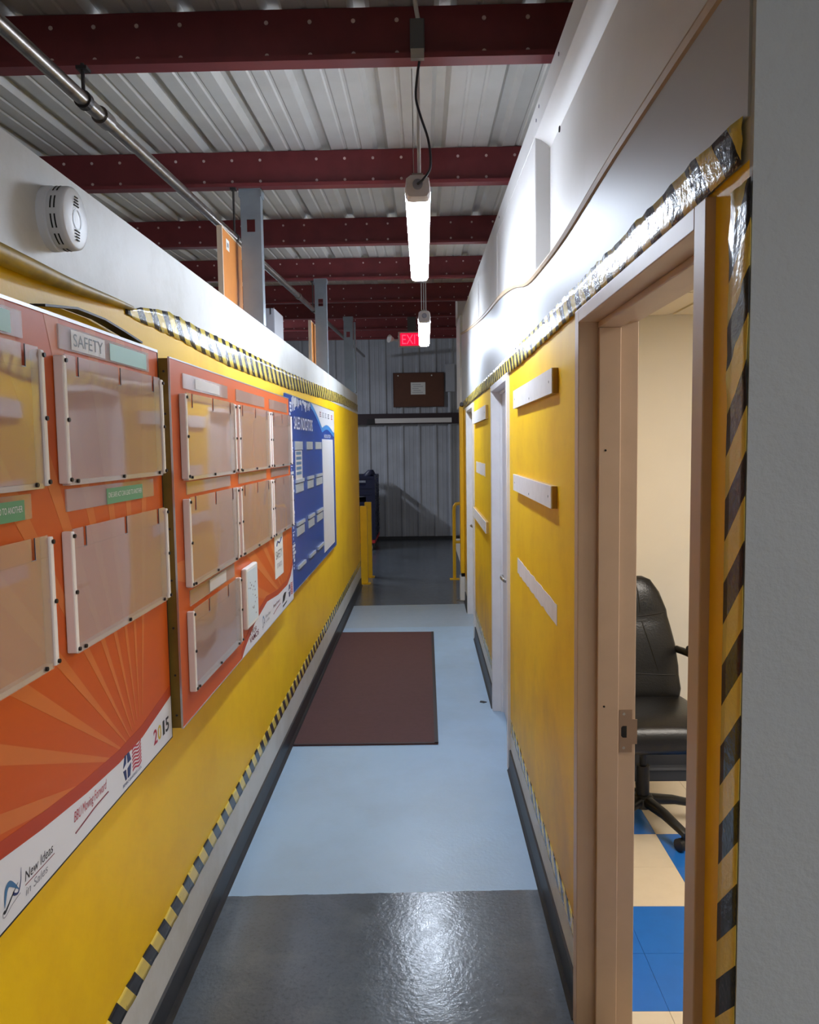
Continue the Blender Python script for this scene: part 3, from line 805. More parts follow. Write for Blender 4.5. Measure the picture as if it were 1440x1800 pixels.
flat(n2, M_PRINTK, xb, [(3.97, 0.878), (4.08, 0.884), (4.09, 0.892), (3.97, 0.888)], 'emblem_print')
flag_logo(n2, xb, 4.14, 0.895, 0.14, 0.065)

# --- blue board
X3 = -0.755
Y30, Y31, Z30, Z31 = 4.40, 6.79, 0.850, 1.975
n3 = thing('notice_board', (X3, (Y30 + Y31) / 2, Z30), 'blue SALES INDICATORS board at the far end of the notice boards', 'notice board')
MB().box(XL + 0.001, X3 - 0.006, Y30 + 0.05, Y31 - 0.05, Z30 + 0.05, Z31 - 0.05).build('backing', M_BLACKTRIM, n3)
MB().box(X3 - 0.006, X3, Y30, Y31, Z30, Z31).build('poster_panel', M_BLUE, n3)
b = MB().box(X3 - 0.007, X3 + 0.002, Y30, Y31, Z31, Z31 + 0.005).box(X3 - 0.007, X3 + 0.002, Y31, Y31 + 0.006, Z30, Z31 + 0.005).box(X3 - 0.007, X3 + 0.002, Y30, Y31, Z30 - 0.005, Z30)
b.build('edge_trim', M_ALU, n3)
wave = []
for i in range(25):
    t = i / 24; y = 5.42 + (Y31 - 5.42) * t
    z = Z31 - 0.155 * min(1, t / 0.42) ** 1.3 if t < 0.42 else Z31 - 0.155 + 0.028 * math.sin((t - 0.42) / 0.58 * math.pi * 1.35)
    wave.append((y, z))
flat(n3, M_PRINTBLUE, X3 + 0.0002, [(y, z - 0.035) for y, z in wave] + [(Y31, Z31), (5.42, Z31)], 'wave_print')
flat(n3, M_PRINTW, X3 + 0.0004, wave + [(Y31, Z31), (5.42, Z31)], 'wave_print', 0.0008)
for y, m in ((5.86, M_PRINTMAROON), (6.02, M_PRINTG), (6.18, M_PRINTG), (6.36, M_PRINTK), (6.58, M_PRINTRED)):
    b = MB()
    for k in range(3): b.box(X3 + 0.0012, X3 + 0.0016, y, y + 0.09 - 0.02 * (k % 2), 1.900 + k * 0.014, 1.908 + k * 0.014)
    b.build('small_logo_print', m, n3)
# torn white paper left along the board's top and near edge
b = MB()
for k in range(26):
    y = 4.62 + k * 0.03 + random.uniform(-0.01, 0.01); h = random.uniform(0.02, 0.075) * (1.4 if k < 4 else 1)
    b.box(X3 + 0.0008, X3 + 0.0012, y, y + random.uniform(0.012, 0.034), Z31 - h, Z31 - random.uniform(0.0, 0.012))
b.build('torn_paper', M_PRINTW, n3, kind='stuff')
b = MB()
for k in range(46):
    z = 0.98 + k * 0.021; b.box(X3 + 0.0008, X3 + 0.0012, 4.53 + random.uniform(0, 0.04), 4.60 + random.uniform(-0.03, 0.04), z, z + random.uniform(0.005, 0.018))
b.build('torn_paper', M_PRINTW, n3, kind='stuff')
lettering('SALES INDICATORS', M_PRINTW, n3, (4.69, 5.48, 1.785, 1.862), X3 + 0.001, extra=0.01)
lettering('INDICATOR', M_PRINTW, n3, (6.10, 6.52, 1.748, 1.775), X3 + 0.001, extra=0.01)
MB().box(X3 + 0.0006, X3 + 0.003, 5.965, 6.66, 0.888, 1.738).build('white_panel', M_PRINTW, n3)
M_DOCKET = mat('clear_docket_edge', (178, 184, 190), 0.3)
for y0, y1 in ((4.69, 4.98), (5.17, 5.43), (5.58, 5.90)):
    for zt in (1.715, 1.462, 1.205):
        t_ = MB().box(X3 + 0.0008, X3 + 0.006, y0, y1, zt - 0.050, zt).build('title_holder', M_DOCKET, n3)
        h_ = MB().box(X3 + 0.0008, X3 + 0.012, y0, y1, zt - 0.245, zt - 0.225).build('docket_lip', M_DOCKET, n3)
        if (y0, zt) == (4.69, 1.715):
            pg = MB().box(X3 + 0.0008, X3 + 0.0016, y0 + 0.02, y1 - 0.01, zt - 0.225, zt - 0.055).build('pinned_sheet', M_LABEL, n3)
            bb = MB()
            for k in range(5): bb.box(X3 + 0.0016, X3 + 0.002, y0 + 0.05, y1 - 0.05, zt - 0.20 + k * 0.030, zt - 0.182 + k * 0.030)
            bb.build('chart_print', M_PRINTSTEEL, pg)

# black rubber strip lying on the near board's top edge
b = MB()
pts = [(1.60, 1.966), (1.75, 1.985), (1.9, 1.985), (2.02, 1.975), (2.15, 1.962)]
vs = []
for y, z in pts: vs += [(X1 - 0.030, y, z), (X1 - 0.030, y, z + 0.004), (X1 + 0.002, y, z - 0.002), (X1 + 0.002, y, z + 0.003)]
fs = []
for i in range(len(pts) - 1):
    a = i * 4; c = a + 4; fs += [(a, c, c + 1, a + 1), (a + 2, a + 3, c + 3, c + 2), (a, a + 2, c + 2, c), (a + 1, c + 1, c + 3, a + 3)]
fs += [(0, 1, 3, 2), (len(vs) - 4, len(vs) - 2, len(vs) - 1, len(vs) - 3)]
tag(MB().add(vs, fs).build('rubber_strip', M_BLACKTRIM), 'black bowed rubber strip lying on top of the 2015 board', 'strip')

# ------------------------------------------------------------------ smoke alarm
sm = thing('smoke_alarm', (XL, 1.722, 2.165), 'round white smoke alarm on the white band of the left wall', 'smoke alarm')
c = (XL, 1.722, 2.165)
MB().lathe([(0.066, 0.0), (0.066, 0.016), (0.062, 0.018), (0.062, 0.020)], c, 'x', 48).build('base_plate', M_SMOKE, sm, smooth=True)
bd = MB().lathe([(0.0, 0.02), (0.063, 0.02), (0.065, 0.024), (0.0645, 0.047), (0.0635, 0.0515), (0.061, 0.0535), (0.058, 0.0542), (0.030, 0.0560), (0.001, 0.0565)], c, 'x', 56).build('cover', M_SMOKE, sm, smooth=True)
b = MB()
n = 40; vs = []
for r in (0.0215, 0.0185):
    for k in range(n):
        t = 2 * math.pi * k / n; vs.append((XL + 0.0572, 1.724 + r * math.cos(t), 2.163 + r * math.sin(t)))
b.add(vs, [(k, (k + 1) % n, n + (k + 1) % n, n + k) for k in range(n)]).build('test_button_ring', M_GREYRING, bd)
for a0 in (-0.5, 0.1, 0.7, -1.15, 1.35, 2.4, 3.0, 3.7):
    for xx in (0.030, 0.038):
        vs = []
        for k in range(7):
            t = math.pi + a0 + 0.42 * k / 6; r = 0.0656
            for dx in (-0.0016, 0.0016): vs.append((XL + xx + dx, 1.722 + r * math.cos(t), 2.165 + r * math.sin(t)))
        MB().add(vs, [(2 * k, 2 * k + 2, 2 * k + 3, 2 * k + 1) for k in range(6)]).build('vent_slot', M_HOLE, bd)
for s_ in (1, -1):
    for k in range(4):
        z = 2.165 + s_ * (0.026 + k * 0.006); MB().box(XL + 0.0562, XL + 0.0575, 1.722 - 0.013 + k * 0.002, 1.722 + 0.011 - k * 0.001, z - 0.0012, z + 0.0012).build('vent_slot', M_HOLE, bd)

# ------------------------------------------------------------------ white plaques and bare patches on the right wall
def plaque(y0, y1, z0, z1, label, th=0.017):
    r = thing('wall_plaque', (XR, (y0 + y1) / 2, z0), label, 'plaque', 'white plaques on the right wall')
    MB().box(XR - th, XR - 0.0005, y0, y1, z0, z1).build('block', M_PLAQUE_END, r)
    fc = MB().box(XR - th - 0.004, XR - th, y0, y1, z0, z1).build('white_face', M_PLAQUE, r)
    for y, z in ((y0 + 0.06, (z0 + z1) / 2), (y1 - 0.06, (z0 + z1) / 2), ((y0 + y1) / 2, z0 + 0.015)):
        MB().cyl((XR - th - 0.004, y, z), (XR - th - 0.0052, y, z), 0.004, 8).build('nail', M_PRINTG, fc)
    return r
plaque(2.585, 3.69, 1.840, 1.920, 'upper white plaque on the yellow panel beside the open office door')
plaque(2.60, 3.70, 1.470, 1.543, 'middle white plaque on the yellow panel beside the open office door')
plaque(5.37, 6.70, 1.850, 1.942, 'upper white plaque between the two closed white doors')
plaque(5.38, 6.75, 1.083, 1.160, 'lower white plaque between the two closed white doors')
def patch(y0, y1, z0, z1, label):
    top = []; bot = []; n = 22
    for i in range(n + 1):
        y = y0 + (y1 - y0) * i / n; j = 0 if i in (0, n) else 1
        bot.append((y, z0 + j * random.uniform(-0.004, 0.006))); top.append((y, z1 + j * random.uniform(-0.005, 0.003)))
    tag(MB().prism(bot + top[::-1], XR - 0.0012, XR - 0.0002, 'x').build('bare_patch', M_PATCH), label, 'patch')
patch(2.60, 3.71, 1.083, 1.155, 'flat white patch with torn edges where a plaque is missing beside the open office door')
patch(5.65, 6.62, 1.455, 1.545, 'flat white patch between the two closed white doors')

# ------------------------------------------------------------------ hanging LED lights
def led_light(loc, L, m_lens, label, group):
    x, y, z = loc      # near end, underside
    r = thing('hanging_light', (x, y, z), label, 'hanging light', group)
    w = 0.046
    cross_l = [(-w, 0.036), (-w * 0.97, 0.016), (-w * 0.80, 0.003), (-w * 0.55, 0.0), (w * 0.55, 0.0), (w * 0.80, 0.003), (w * 0.97, 0.016), (w, 0.036)]
    cross_h = [(-w, 0.036), (w, 0.036), (w * 0.9, 0.072), (w * 0.6, 0.082), (-w * 0.6, 0.082), (-w * 0.9, 0.072)]
    MB().prism([(x + a, z + b_) for a, b_ in cross_l], y + 0.055, y + L - 0.055, 'y').build('lens', m_lens, r)
    MB().prism([(x + a, z + b_) for a, b_ in cross_h], y + 0.055, y + L - 0.055, 'y').build('housing', M_HOUSING, r)
    full = cross_l + cross_h[2:]
    for ya_, yb_ in ((y + 0.055, y), (y + L - 0.055, y + L)):
        cap = MB()
        sec = [(ya_, 1.0), ((ya_ * 0.3 + yb_ * 0.7), 0.99), (yb_, 0.90)]
        n_ = len(full); vs = [(x + a * s_, yy, z + 0.041 + (b_ - 0.041) * s_) for yy, s_ in sec for a, b_ in full]
        fs = [(i * n_ + k, i * n_ + (k + 1) % n_, (i + 1) * n_ + (k + 1) % n_, (i + 1) * n_ + k) for i in range(2) for k in range(n_)] + [tuple(range(n_)), tuple(range(3 * n_ - 1, 2 * n_ - 1, -1))]
        cap.add(vs, fs).build('end_cap', M_CAP, r)
    MB().lathe([(0.018, 0.0), (0.018, -0.006), (0.010, -0.008)], (x, y, z + 0.045), 'y', 20).build('cable_gland', M_PRINTG, r)
    for yy in (y + 0.03, y + L - 0.03): MB().box(x - 0.02, x + 0.02, yy - 0.012, yy + 0.012, z + 0.074, z + 0.090).build('hanger_clip', M_STEEL, r)
    return r
Z1 = 2.556; L1Y = 2.93; zf = roof_z(2.93)
l1 = led_light((-0.010, L1Y, Z1), 1.50, M_LENS, 'long hanging LED light below the junction box on the first purlin', 'hanging LED lights')
MB().tube([(-0.004, L1Y + 0.03, Z1 + 0.09), (-0.004, L1Y - 0.03 + 0.06, zf)], 0.0065, 10).build('hanger_rod', M_WHITEPIPE, l1, smooth=True)
MB().tube([(-0.024, L1Y + 0.03, Z1 + 0.09), (-0.026, L1Y + 0.02, zf)], 0.0015, 6).build('hanger_wire', M_STEEL, l1)
y2 = 4.45; MB().tube([(-0.010, L1Y + 1.47, Z1 + 0.09), (-0.010, y2, roof_z(y2))], 0.004, 8).build('hanger_rod', M_WHITEPIPE, l1)
MB().tube([(-0.010, L1Y - 0.008, Z1 + 0.045), (0.012, L1Y - 0.03, Z1 + 0.055), (0.036, L1Y - 0.02, Z1 + 0.10), (0.030, L1Y - 0.01, Z1 + 0.19), (0.004, L1Y - 0.015, Z1 + 0.27), (-0.012, L1Y - 0.02, Z1 + 0.33), (-0.008, L1Y - 0.03, Z1 + 0.39), (0.002, L1Y - 0.045, zf - 0.002)], 0.0045, 8, 6).build('power_cable', M_BLACKCABLE, l1, smooth=True)
jb_ = thing('junction_box', (-0.005, L1Y - 0.05, zf), 'grey electrical box on the first purlin above the nearest light', 'junction box')
MB().box(-0.030, 0.020, L1Y - 0.072, L1Y - 0.008, zf + 0.020, zf + 0.125).build('box_body', M_JBOX, jb_, bevel=0.003)
MB().box(-0.028, 0.018, L1Y - 0.080, L1Y - 0.060, zf - 0.010, zf + 0.022).build('clamp', M_STEEL, jb_)
MB().tube([(0.002, L1Y - 0.04, zf + 0.12), (-0.008, L1Y - 0.05, zf + 0.17), (-0.015, L1Y - 0.06, zf + 0.23), (-0.015, L1Y - 0.10, zf + 0.26)], 0.008, 10, 5).build('conduit', M_WHITEPIPE, jb_, smooth=True)
L2Y = 5.94
l2 = led_light((0.016, L2Y, 2.575), 1.50, M_LENS, 'long hanging LED light in front of the red exit sign', 'hanging LED lights')
y2 = 5.97
for dx in (-0.02, 0.012): MB().tube([(0.016 + dx, L2Y + 0.03, 2.665), (0.016 + dx, y2, roof_z(y2))], 0.003, 8).build('hanger_rod', M_WHITEPIPE, l2)
y3 = 7.49; MB().tube([(0.016, L2Y + 1.47, 2.665), (0.016, L2Y + 1.52, roof_z(y3))], 0.003, 8).build('hanger_rod', M_WHITEPIPE, l2)
# storage area light, then an unseen light added behind the camera as fill
ls = led_light((-3.1, 10.8, 2.95), 1.50, M_LENS_SIDE, 'long hanging LED light over the storage area beyond the left wall', 'hanging LED lights')
for yy, yp in ((10.83, 10.53), (12.27, 12.05)): MB().tube([(-3.1, yy, 3.04), (-3.1, yp, roof_z(yp))], 0.004, 8).build('hanger_rod', M_WHITEPIPE, ls)
lr = led_light((2.0, -3.2, 2.50), 1.50, M_LENS_FILL, 'unseen hanging LED light added behind the camera to brighten the grey wall', 'hanging LED lights')
for yy in (-3.17, -1.73): MB().tube([(2.0, yy, 2.59), (2.0, yy, roof_z(yy) + 0.2)], 0.004, 8).build('hanger_rod', M_WHITEPIPE, lr)

# ------------------------------------------------------------------ exit sign
ex = thing('exit_sign', (-0.137, 10.47, 2.94), 'red lit EXIT sign with an emergency lamp head under the purlins', 'exit sign')
MB().box(-0.31, 0.036, 10.45, 10.49, 2.94, 3.135).build('sign_case', M_HOUSING, ex, bevel=0.004)
M_EXIT = emit('exit_face', (235, 20, 60), 0.9)
M_EXITL = emit('exit_letter', (255, 70, 100), 1.1)
fc = MB().box(-0.285, 0.015, 10.446, 10.450, 2.958, 3.118).build('lit_face', M_EXIT, ex)
lettering('EXIT', M_EXITL, ex, (-0.262, -0.008, 2.978, 3.098), 10.446, face='-y')
MB().box(-0.19, -0.08, 10.452, 10.488, 3.135, roof_z(10.53) - 0.0).build('mount_bracket', M_JBOX, ex)
MB().tube([(-0.31, 10.47, 3.03), (-0.345, 10.47, 3.03), (-0.375, 10.46, 3.04)], 0.010, 8).build('lamp_arm', M_HOUSING, ex)
MB().cyl((-0.375, 10.46, 3.04), (-0.425, 10.42, 3.05), 0.022, 16, 0.052).build('emergency_lamp', M_HOUSING, ex)

# ------------------------------------------------------------------ sprinkler pipe behind the left partition
pp = thing('sprinkler_pipe', (-1.0, 6.0, 2.85), 'galvanised sprinkler pipe hung from the purlins above the left wall', 'pipe')
def pz(y): return 2.612 + 0.0435 * y
MB().cyl((-1.0, -1.5, pz(-1.5)), (-1.0, 13.9, pz(13.9)), 0.0205, 18).build('pipe_run', M_PIPE, pp, smooth=True)
for y in (2.62, 6.6):
    MB().cyl((-1.0, y - 0.035, pz(y - 0.035)), (-1.0, y + 0.035, pz(y + 0.035)), 0.027, 18).build('coupling', M_PIPE, pp, smooth=True)
for y in (2.47, 4.40, 7.48, 10.5):
    yp = min(PY, key=lambda q_: abs(q_ - y)); h = MB()
    h.tube([(-1.0, y, pz(y) + 0.02), (-1.0, y, max(pz(y) + 0.10, roof_z(yp) - 0.012) if y != 2.47 else pz(y) + 0.105)], 0.006, 8)
    h.lathe([(0.024, -0.012), (0.0265, -0.012), (0.0265, 0.012), (0.024, 0.012)], (-1.0, y, pz(y)), 'y', 20)
    zt = roof_z(yp) if y != 2.47 else pz(y) + 0.10
    h.box(-1.016, -0.984, y - 0.012, y + 0.022, zt - 0.014, zt - 0.004)
    h.build('pipe_hanger', M_IRON, pp)

# ------------------------------------------------------------------ steel studs rising behind the left wall
def stud(x, y, z1, label, w=0.098, d=0.06):
    r = thing('steel_stud', (x, y, 2.281), label, 'steel stud', 'steel studs above the left wall')
    t = 0.003; z0 = 2.281; hz = z1 - 0.17 if z1 < 3.0 else z1 - 0.19
    b = MB()
    hole = 0.020
    b.box(x - w / 2, x + w / 2, y, y + t, z0, hz - 0.03).box(x - w / 2, x + w / 2, y, y + t, hz + 0.03, z1).box(x - w / 2, x - hole, y, y + t, hz - 0.03, hz + 0.03).box(x + hole, x + w / 2, y, y + t, hz - 0.03, hz + 0.03)
    for s_ in (-1, 1):
        xs = x + s_ * w / 2
        b.box(min(xs, xs - s_ * t), max(xs, xs - s_ * t), y + t, y + d, z0, z1)
        b.box(min(xs, xs - s_ * 0.014), max(xs, xs - s_ * 0.014), y + d - t, y + d, z0, z1)
    b.build('channel', M_STUD, r)
    b = MB().box(x - w / 2 - 0.006, x - w / 2 - 0.001, y - 0.006, y + d + 0.004, z1 - 0.035, z1 + 0.004).box(x + w / 2 + 0.001, x + w / 2 + 0.006, y - 0.006, y + d + 0.004, z1 - 0.035, z1 + 0.004).box(x - w / 2 - 0.006, x + w / 2 + 0.006, y - 0.006, y + d + 0.004, z1, z1 + 0.004)
    b.build('end_track', M_STUD, r)
    return r
XS = XL - 0.06
stud(-0.825, 3.985, 2.925, 'steel stud beside the tall orange panel above the left wall')
stud(-0.838, 6.75, 3.06, 'steel stud beside the narrow orange panel above the left wall')
s3 = stud(-0.820, 9.00, 3.105, 'steel stud with a second channel behind it, nearest the end of the left wall')
MB().box(-0.765, -0.745, 9.07, 9.13, 2.281, 3.06).build('back_channel', M_STUD, s3)
def panel(x, y0, y1, z1, label):
    r = thing('orange_panel', (x, (y0 + y1) / 2, 2.0), label, 'panel')
    MB().box(x - 0.02, x, y0, y1, 2.0, z1).build('board', M_CORKPANEL, r)
    MB().box(x - 0.022, x + 0.002, y0 - 0.012, y0, 2.0, z1 + 0.008).build('edge_strip', M_PANELEDGE, r)
    MB().box(x - 0.022, x + 0.002, y0, y1, z1, z1 + 0.008).build('edge_strip', M_PANELEDGE, r)
    return r
r = panel(-0.905, 3.73, 4.12, 2.680, 'tall orange panel with a white sticker standing behind the left wall')
st_ = MB().box(-0.905, -0.9045, 3.80, 3.86, 2.60, 2.65).build('sticker', M_CARD, r)
MB().box(-0.9045, -0.904, 3.815, 3.845, 2.615, 2.635).build('sticker_print', M_PRINTG, st_)
panel(-0.905, 6.63, 6.98, 2.700, 'narrow orange panel standing behind the left wall')
gb = thing('grey_enclosure', (-0.90, 4.7, 2.0), 'pale grey box standing behind the steel stud above the left wall', 'box')
MB().box(-0.99, -0.845, 4.66, 4.95, 2.0, 2.475).build('case', M_GBOX, gb, bevel=0.004)
MB().box(-0.868, -0.864, 4.655, 4.66, 2.44, 2.475).build('seam', M_BLACKTRIM, gb)

# ------------------------------------------------------------------ things on the back wall
yw = YB - 0.032
ck = thing('pin_board', (-0.075, yw, 2.37), 'brown pin board with one white notice on the far ribbed wall', 'pin board')
MB().box(-0.52, 0.365, yw - 0.020, yw, 2.375, 2.955).build('board', M_CORK, ck)
b = MB().box(-0.53, 0.375, yw - 0.026, yw, 2.955, 2.968).box(-0.53, 0.375, yw - 0.026, yw, 2.362, 2.375).box(-0.53, -0.52, yw - 0.026, yw, 2.375, 2.955).box(0.365, 0.375, yw - 0.026, yw, 2.375, 2.955)
b.build('frame', M_CORKEDGE, ck)
nt_ = MB().box(-0.217, 0.042, yw - 0.022, yw - 0.0205, 2.583, 2.796).build('notice', M_CARD, ck)
b = MB()
for k in range(5): b.box(-0.19 + 0.02 * (k % 2), 0.0 - 0.04 * (k % 3), yw - 0.0226, yw - 0.022, 2.615 + k * 0.035, 2.622 + k * 0.035)
b.build('notice_print', M_PRINTG, nt_)
for x in (-0.44, 0.155): MB().cyl((x, yw - 0.020, 2.915), (x, yw - 0.03, 2.915), 0.012, 12).build('pin', M_CARD, ck)
gi = tag(MB().box(-5.1, 3.1, yw - 0.07, yw, 2.175, 2.25).box(-5.1, 3.1, yw - 0.07, yw - 0.06, 2.06, 2.175).build('wall_girt', M_GIRT), 'dark horizontal steel girt across the far ribbed wall', 'girt')
wr = thing('white_rail', (-0.1, yw - 0.09, 2.08), 'white horizontal rail on the dark girt of the far wall', 'rail')
MB().box(-0.86, 0.50, yw - 0.092, yw - 0.071, 2.082, 2.165).build('bar', M_WHITEPIPE, wr)
MB().box(-1.0, -0.86, yw - 0.10, yw - 0.071, 2.07, 2.16).build('bracket', M_BLACKTRIM, wr)
dp = thing('downpipe', (0.47, yw - 0.06, 0.02), 'pale vertical pipe on the far wall right of the pin board', 'pipe')
MB().cyl((0.47, yw - 0.035, 0.06), (0.47, yw - 0.035, 2.05), 0.03, 16).cyl((0.47, yw - 0.035, 2.26), (0.47, yw - 0.035, 2.62), 0.03, 16).build('pipe', M_BACK, dp, smooth=True)
MB().box(0.40, 0.56, yw - 0.12, yw - 0.002, 2.62, 3.1).build('hopper', M_BACK, dp)
# ------------------------------------------------------------------ crate stack on a red dolly
dl = thing('crate_dolly', (-1.07, 13.15, 0), 'red wheeled dolly under the stack of navy crates', 'dolly')
MB().box(-1.34, -0.80, 12.87, 13.45, 0.115, 0.175).build('deck', M_RED, dl, bevel=0.008)
for x in (-1.28, -0.86):
    for y in (12.94, 13.38):
        w_ = MB().cyl((x - 0.014, y, 0.045), (x + 0.014, y, 0.045), 0.045, 16).build('wheel', M_WHEEL, dl)
        MB().box(x - 0.022, x + 0.022, y - 0.02, y + 0.02, 0.06, 0.115).build('fork', M_BLACK, w_)
def crate():
    r = thing('plastic_crate', (0, 0, 0), 'navy blue plastic crate stacked on the red dolly', 'crate', 'navy crates on the dolly')
    x0, x1, y0, y1, h, t = -0.27, 0.27, -0.28, 0.28, 0.255, 0.02
    b = MB().box(x0, x1, y0, y1, 0, t)
    for ya_, yb_ in ((y0, y0 + t), (y1 - t, y1)):
        b.box(x0, x1, ya_, yb_, t, 0.10).box(x0, -0.13, ya_, yb_, 0.10, 0.19).box(0.13, x1, ya_, yb_, 0.10, 0.19).box(x0, x1, ya_, yb_, 0.19, h)
    for xa, xb_ in ((x0, x0 + t), (x1 - t, x1)):
        b.box(xa, xb_, y0 + t, y1 - t, t, 0.12).box(xa, xb_, y0 + t, -0.1, 0.12, 0.19).box(xa, xb_, 0.1, y1 - t, 0.12, 0.19).box(xa, xb_, y0 + t, y1 - t, 0.19, h)
    b.build('body', M_NAVY, r)
    b = MB()
    for z in (0.215, 0.06): b.box(x0 - 0.008, x1 + 0.008, y0 - 0.008, y0, z, z + 0.012).box(x1, x1 + 0.008, y0, y1, z, z + 0.012)
    b.box(x1 - 0.05, x1 + 0.006, y0 - 0.006, y0, 0, h)
    b.build('rib', M_NAVY, r)
    return r
c0 = crate()
for k in range(4):
    o = c0 if k == 0 else copy_tree(c0)
    o.location = (-1.07, 13.15, 0.1755 + k * 0.2555)
    o['label'] = ('lowest navy crate standing on the red dolly beside the yellow posts', 'second navy crate up from the red dolly beside the yellow posts', 'third navy crate up from the red dolly, just under the top one', 'topmost navy crate of the stack, under the dark blue bundle')[k]
d2 = copy_tree(dl); d2.location = (-1.07, 13.86, 0); d2['label'] = 'red wheeled dolly behind the front crate stack, against the far wall'
for k in range(4):
    o = copy_tree(c0); o.location = (-1.07, 13.86, 0.1755 + k * 0.2555)
    o['label'] = 'navy crate of the rear stack between the front stack and the far wall'; o['group'] = 'navy crates of the rear stack'
sc = tag(MB().loft([((-0.90, 12.98, 1.198), (1, 0, 0), (0, 1, 0), 0.08, 0.06, 2.2), ((-0.88, 12.98, 1.24), (1, 0, 0), (0, 1, 0), 0.09, 0.07, 2), ((-0.86, 12.98, 1.30), (1, 0, 0), (0, 1, 0), 0.04, 0.04, 2)], 14).build('folded_bag', M_NAVY, smooth=True), 'dark blue bundle lying on top of the crate stack', 'bundle')

# ------------------------------------------------------------------ yellow posts, guard rail, corner guard
def post(x, y, h, label):
    r = thing('yellow_post', (x, y, 0), label, 'post')
    MB().box(x - 0.042, x + 0.042, y - 0.04, y + 0.04, 0.006, h).build('column', M_YELLOW, r, bevel=0.006)
    MB().box(x - 0.07, x + 0.07, y - 0.065, y + 0.065, 0.0, 0.006).build('base_plate', M_YELLOW, r)
    return r
post(-0.742, 9.735, 0.955, 'yellow steel post at the end of the left wall')
post(-0.722, 10.23, 0.968, 'yellow steel post behind the one at the end of the left wall')
gr = thing('guard_rail', (0.50, 10.0, 0), 'yellow tubular guard rail past the end of the right wall', 'guard rail')
MB().tube([(0.368, 10.0, 0.0), (0.368, 10.0, 0.87), (0.372, 10.0, 0.915), (0.39, 10.0, 0.945), (0.43, 10.0, 0.952), (0.85, 10.0, 0.952), (0.89, 10.0, 0.945), (0.908, 10.0, 0.915), (0.912, 10.0, 0.87), (0.912, 10.0, 0.0)], 0.021, 14).build('tube_frame', M_YELLOW, gr, smooth=True)
MB().cyl((0.368, 10.0, 0.47), (0.912, 10.0, 0.47), 0.018, 12).build('mid_rail', M_YELLOW, gr, smooth=True)
for x in (0.368, 0.912): MB().box(x - 0.06, x + 0.06, 9.94, 10.06, 0.0, 0.006).build('base_plate', M_YELLOW, gr)
cg = thing('corner_guard', (0.40, 8.66, 0.0), 'yellow corner guard with a white foot at the end of the right wall', 'corner guard')
MB().box(0.384, 0.4285, 8.58, 8.74, 0.30, 2.09).build('yellow_cover', M_YELLOW, cg, bevel=0.008)
MB().box(0.376, 0.4285, 8.60, 8.74, 0.0, 0.26).build('white_foot', M_WHITEPIPE, cg, bevel=0.006)
MB().box(0.392, 0.4285, 8.61, 8.73, 0.26, 0.30).build('dark_gap', M_HOLE, cg)
MB().cyl((0.405, 8.60, 2.10), (0.405, 8.54, 2.11), 0.02, 12).build('pipe_stub', M_IRON, cg)
MB().box(0.34, 0.42, 8.55, 8.62, 0.0, 0.008).build('anchor_plate', M_STEEL, cg)

# ------------------------------------------------------------------ floor mat
mt = thing('floor_mat', (-0.345, 5.75, 0), 'maroon ribbed floor mat lying along the left baseboard', 'mat')
MB().prism([(-0.756, 4.39), (0.060, 4.40), (0.066, 7.12), (-0.756, 7.13)], 0.0005, 0.009, 'z').build('mat_body', M_MAT, mt)
b = MB().prism([(0.040, 4.40), (0.062, 4.40), (0.068, 7.12), (0.046, 7.12)], 0.009, 0.0105, 'z').prism([(-0.756, 4.39), (0.060, 4.40), (0.060, 4.415), (-0.756, 4.405)], 0.009, 0.0105, 'z')
b.build('mat_border', M_MATEDGE, mt)
tag(MB().prism([(0.345, 5.14), (0.372, 5.125), (0.392, 5.14), (0.37, 5.16), (0.352, 5.165)], 0.0003, 0.004, 'z').build('rubber_scrap', M_BLACKTRIM), 'small black scrap on the pale blue floor near the closed door', 'scrap')

# ------------------------------------------------------------------ office chair
ch = thing('office_chair', (0.945, 3.44, 0), 'black leather office chair standing in the office doorway view', 'office chair')
cx, cy = 0.945, 3.44
# seat: sections from front to back
secs = []
for y, z, w, t, e in ((-0.262, 0.438, 0.17, 0.020, 2.6), (-0.255, 0.442, 0.205, 0.045, 3), (-0.225, 0.452, 0.225, 0.056, 3.2), (-0.12, 0.470, 0.245, 0.050, 3.4), (0.02, 0.468, 0.250, 0.048, 3.4), (0.14, 0.470, 0.240, 0.052, 3.2), (0.21, 0.475, 0.215, 0.055, 3), (0.235, 0.475, 0.18, 0.030, 2.6)):
    secs.append(((cx, cy + y, z + 0.018), (1, 0, 0), (0, 0, 1), w, t, e))
se = MB().loft(secs, 36).build('seat', M_LEATHER, ch, smooth=True, angle=70)
MB().tube([(cx - 0.225, cy - 0.236, 0.488), (cx, cy - 0.244, 0.496), (cx + 0.225, cy - 0.236, 0.488)], 0.004, 8, 6).build('seat_piping', M_SEAM, se)
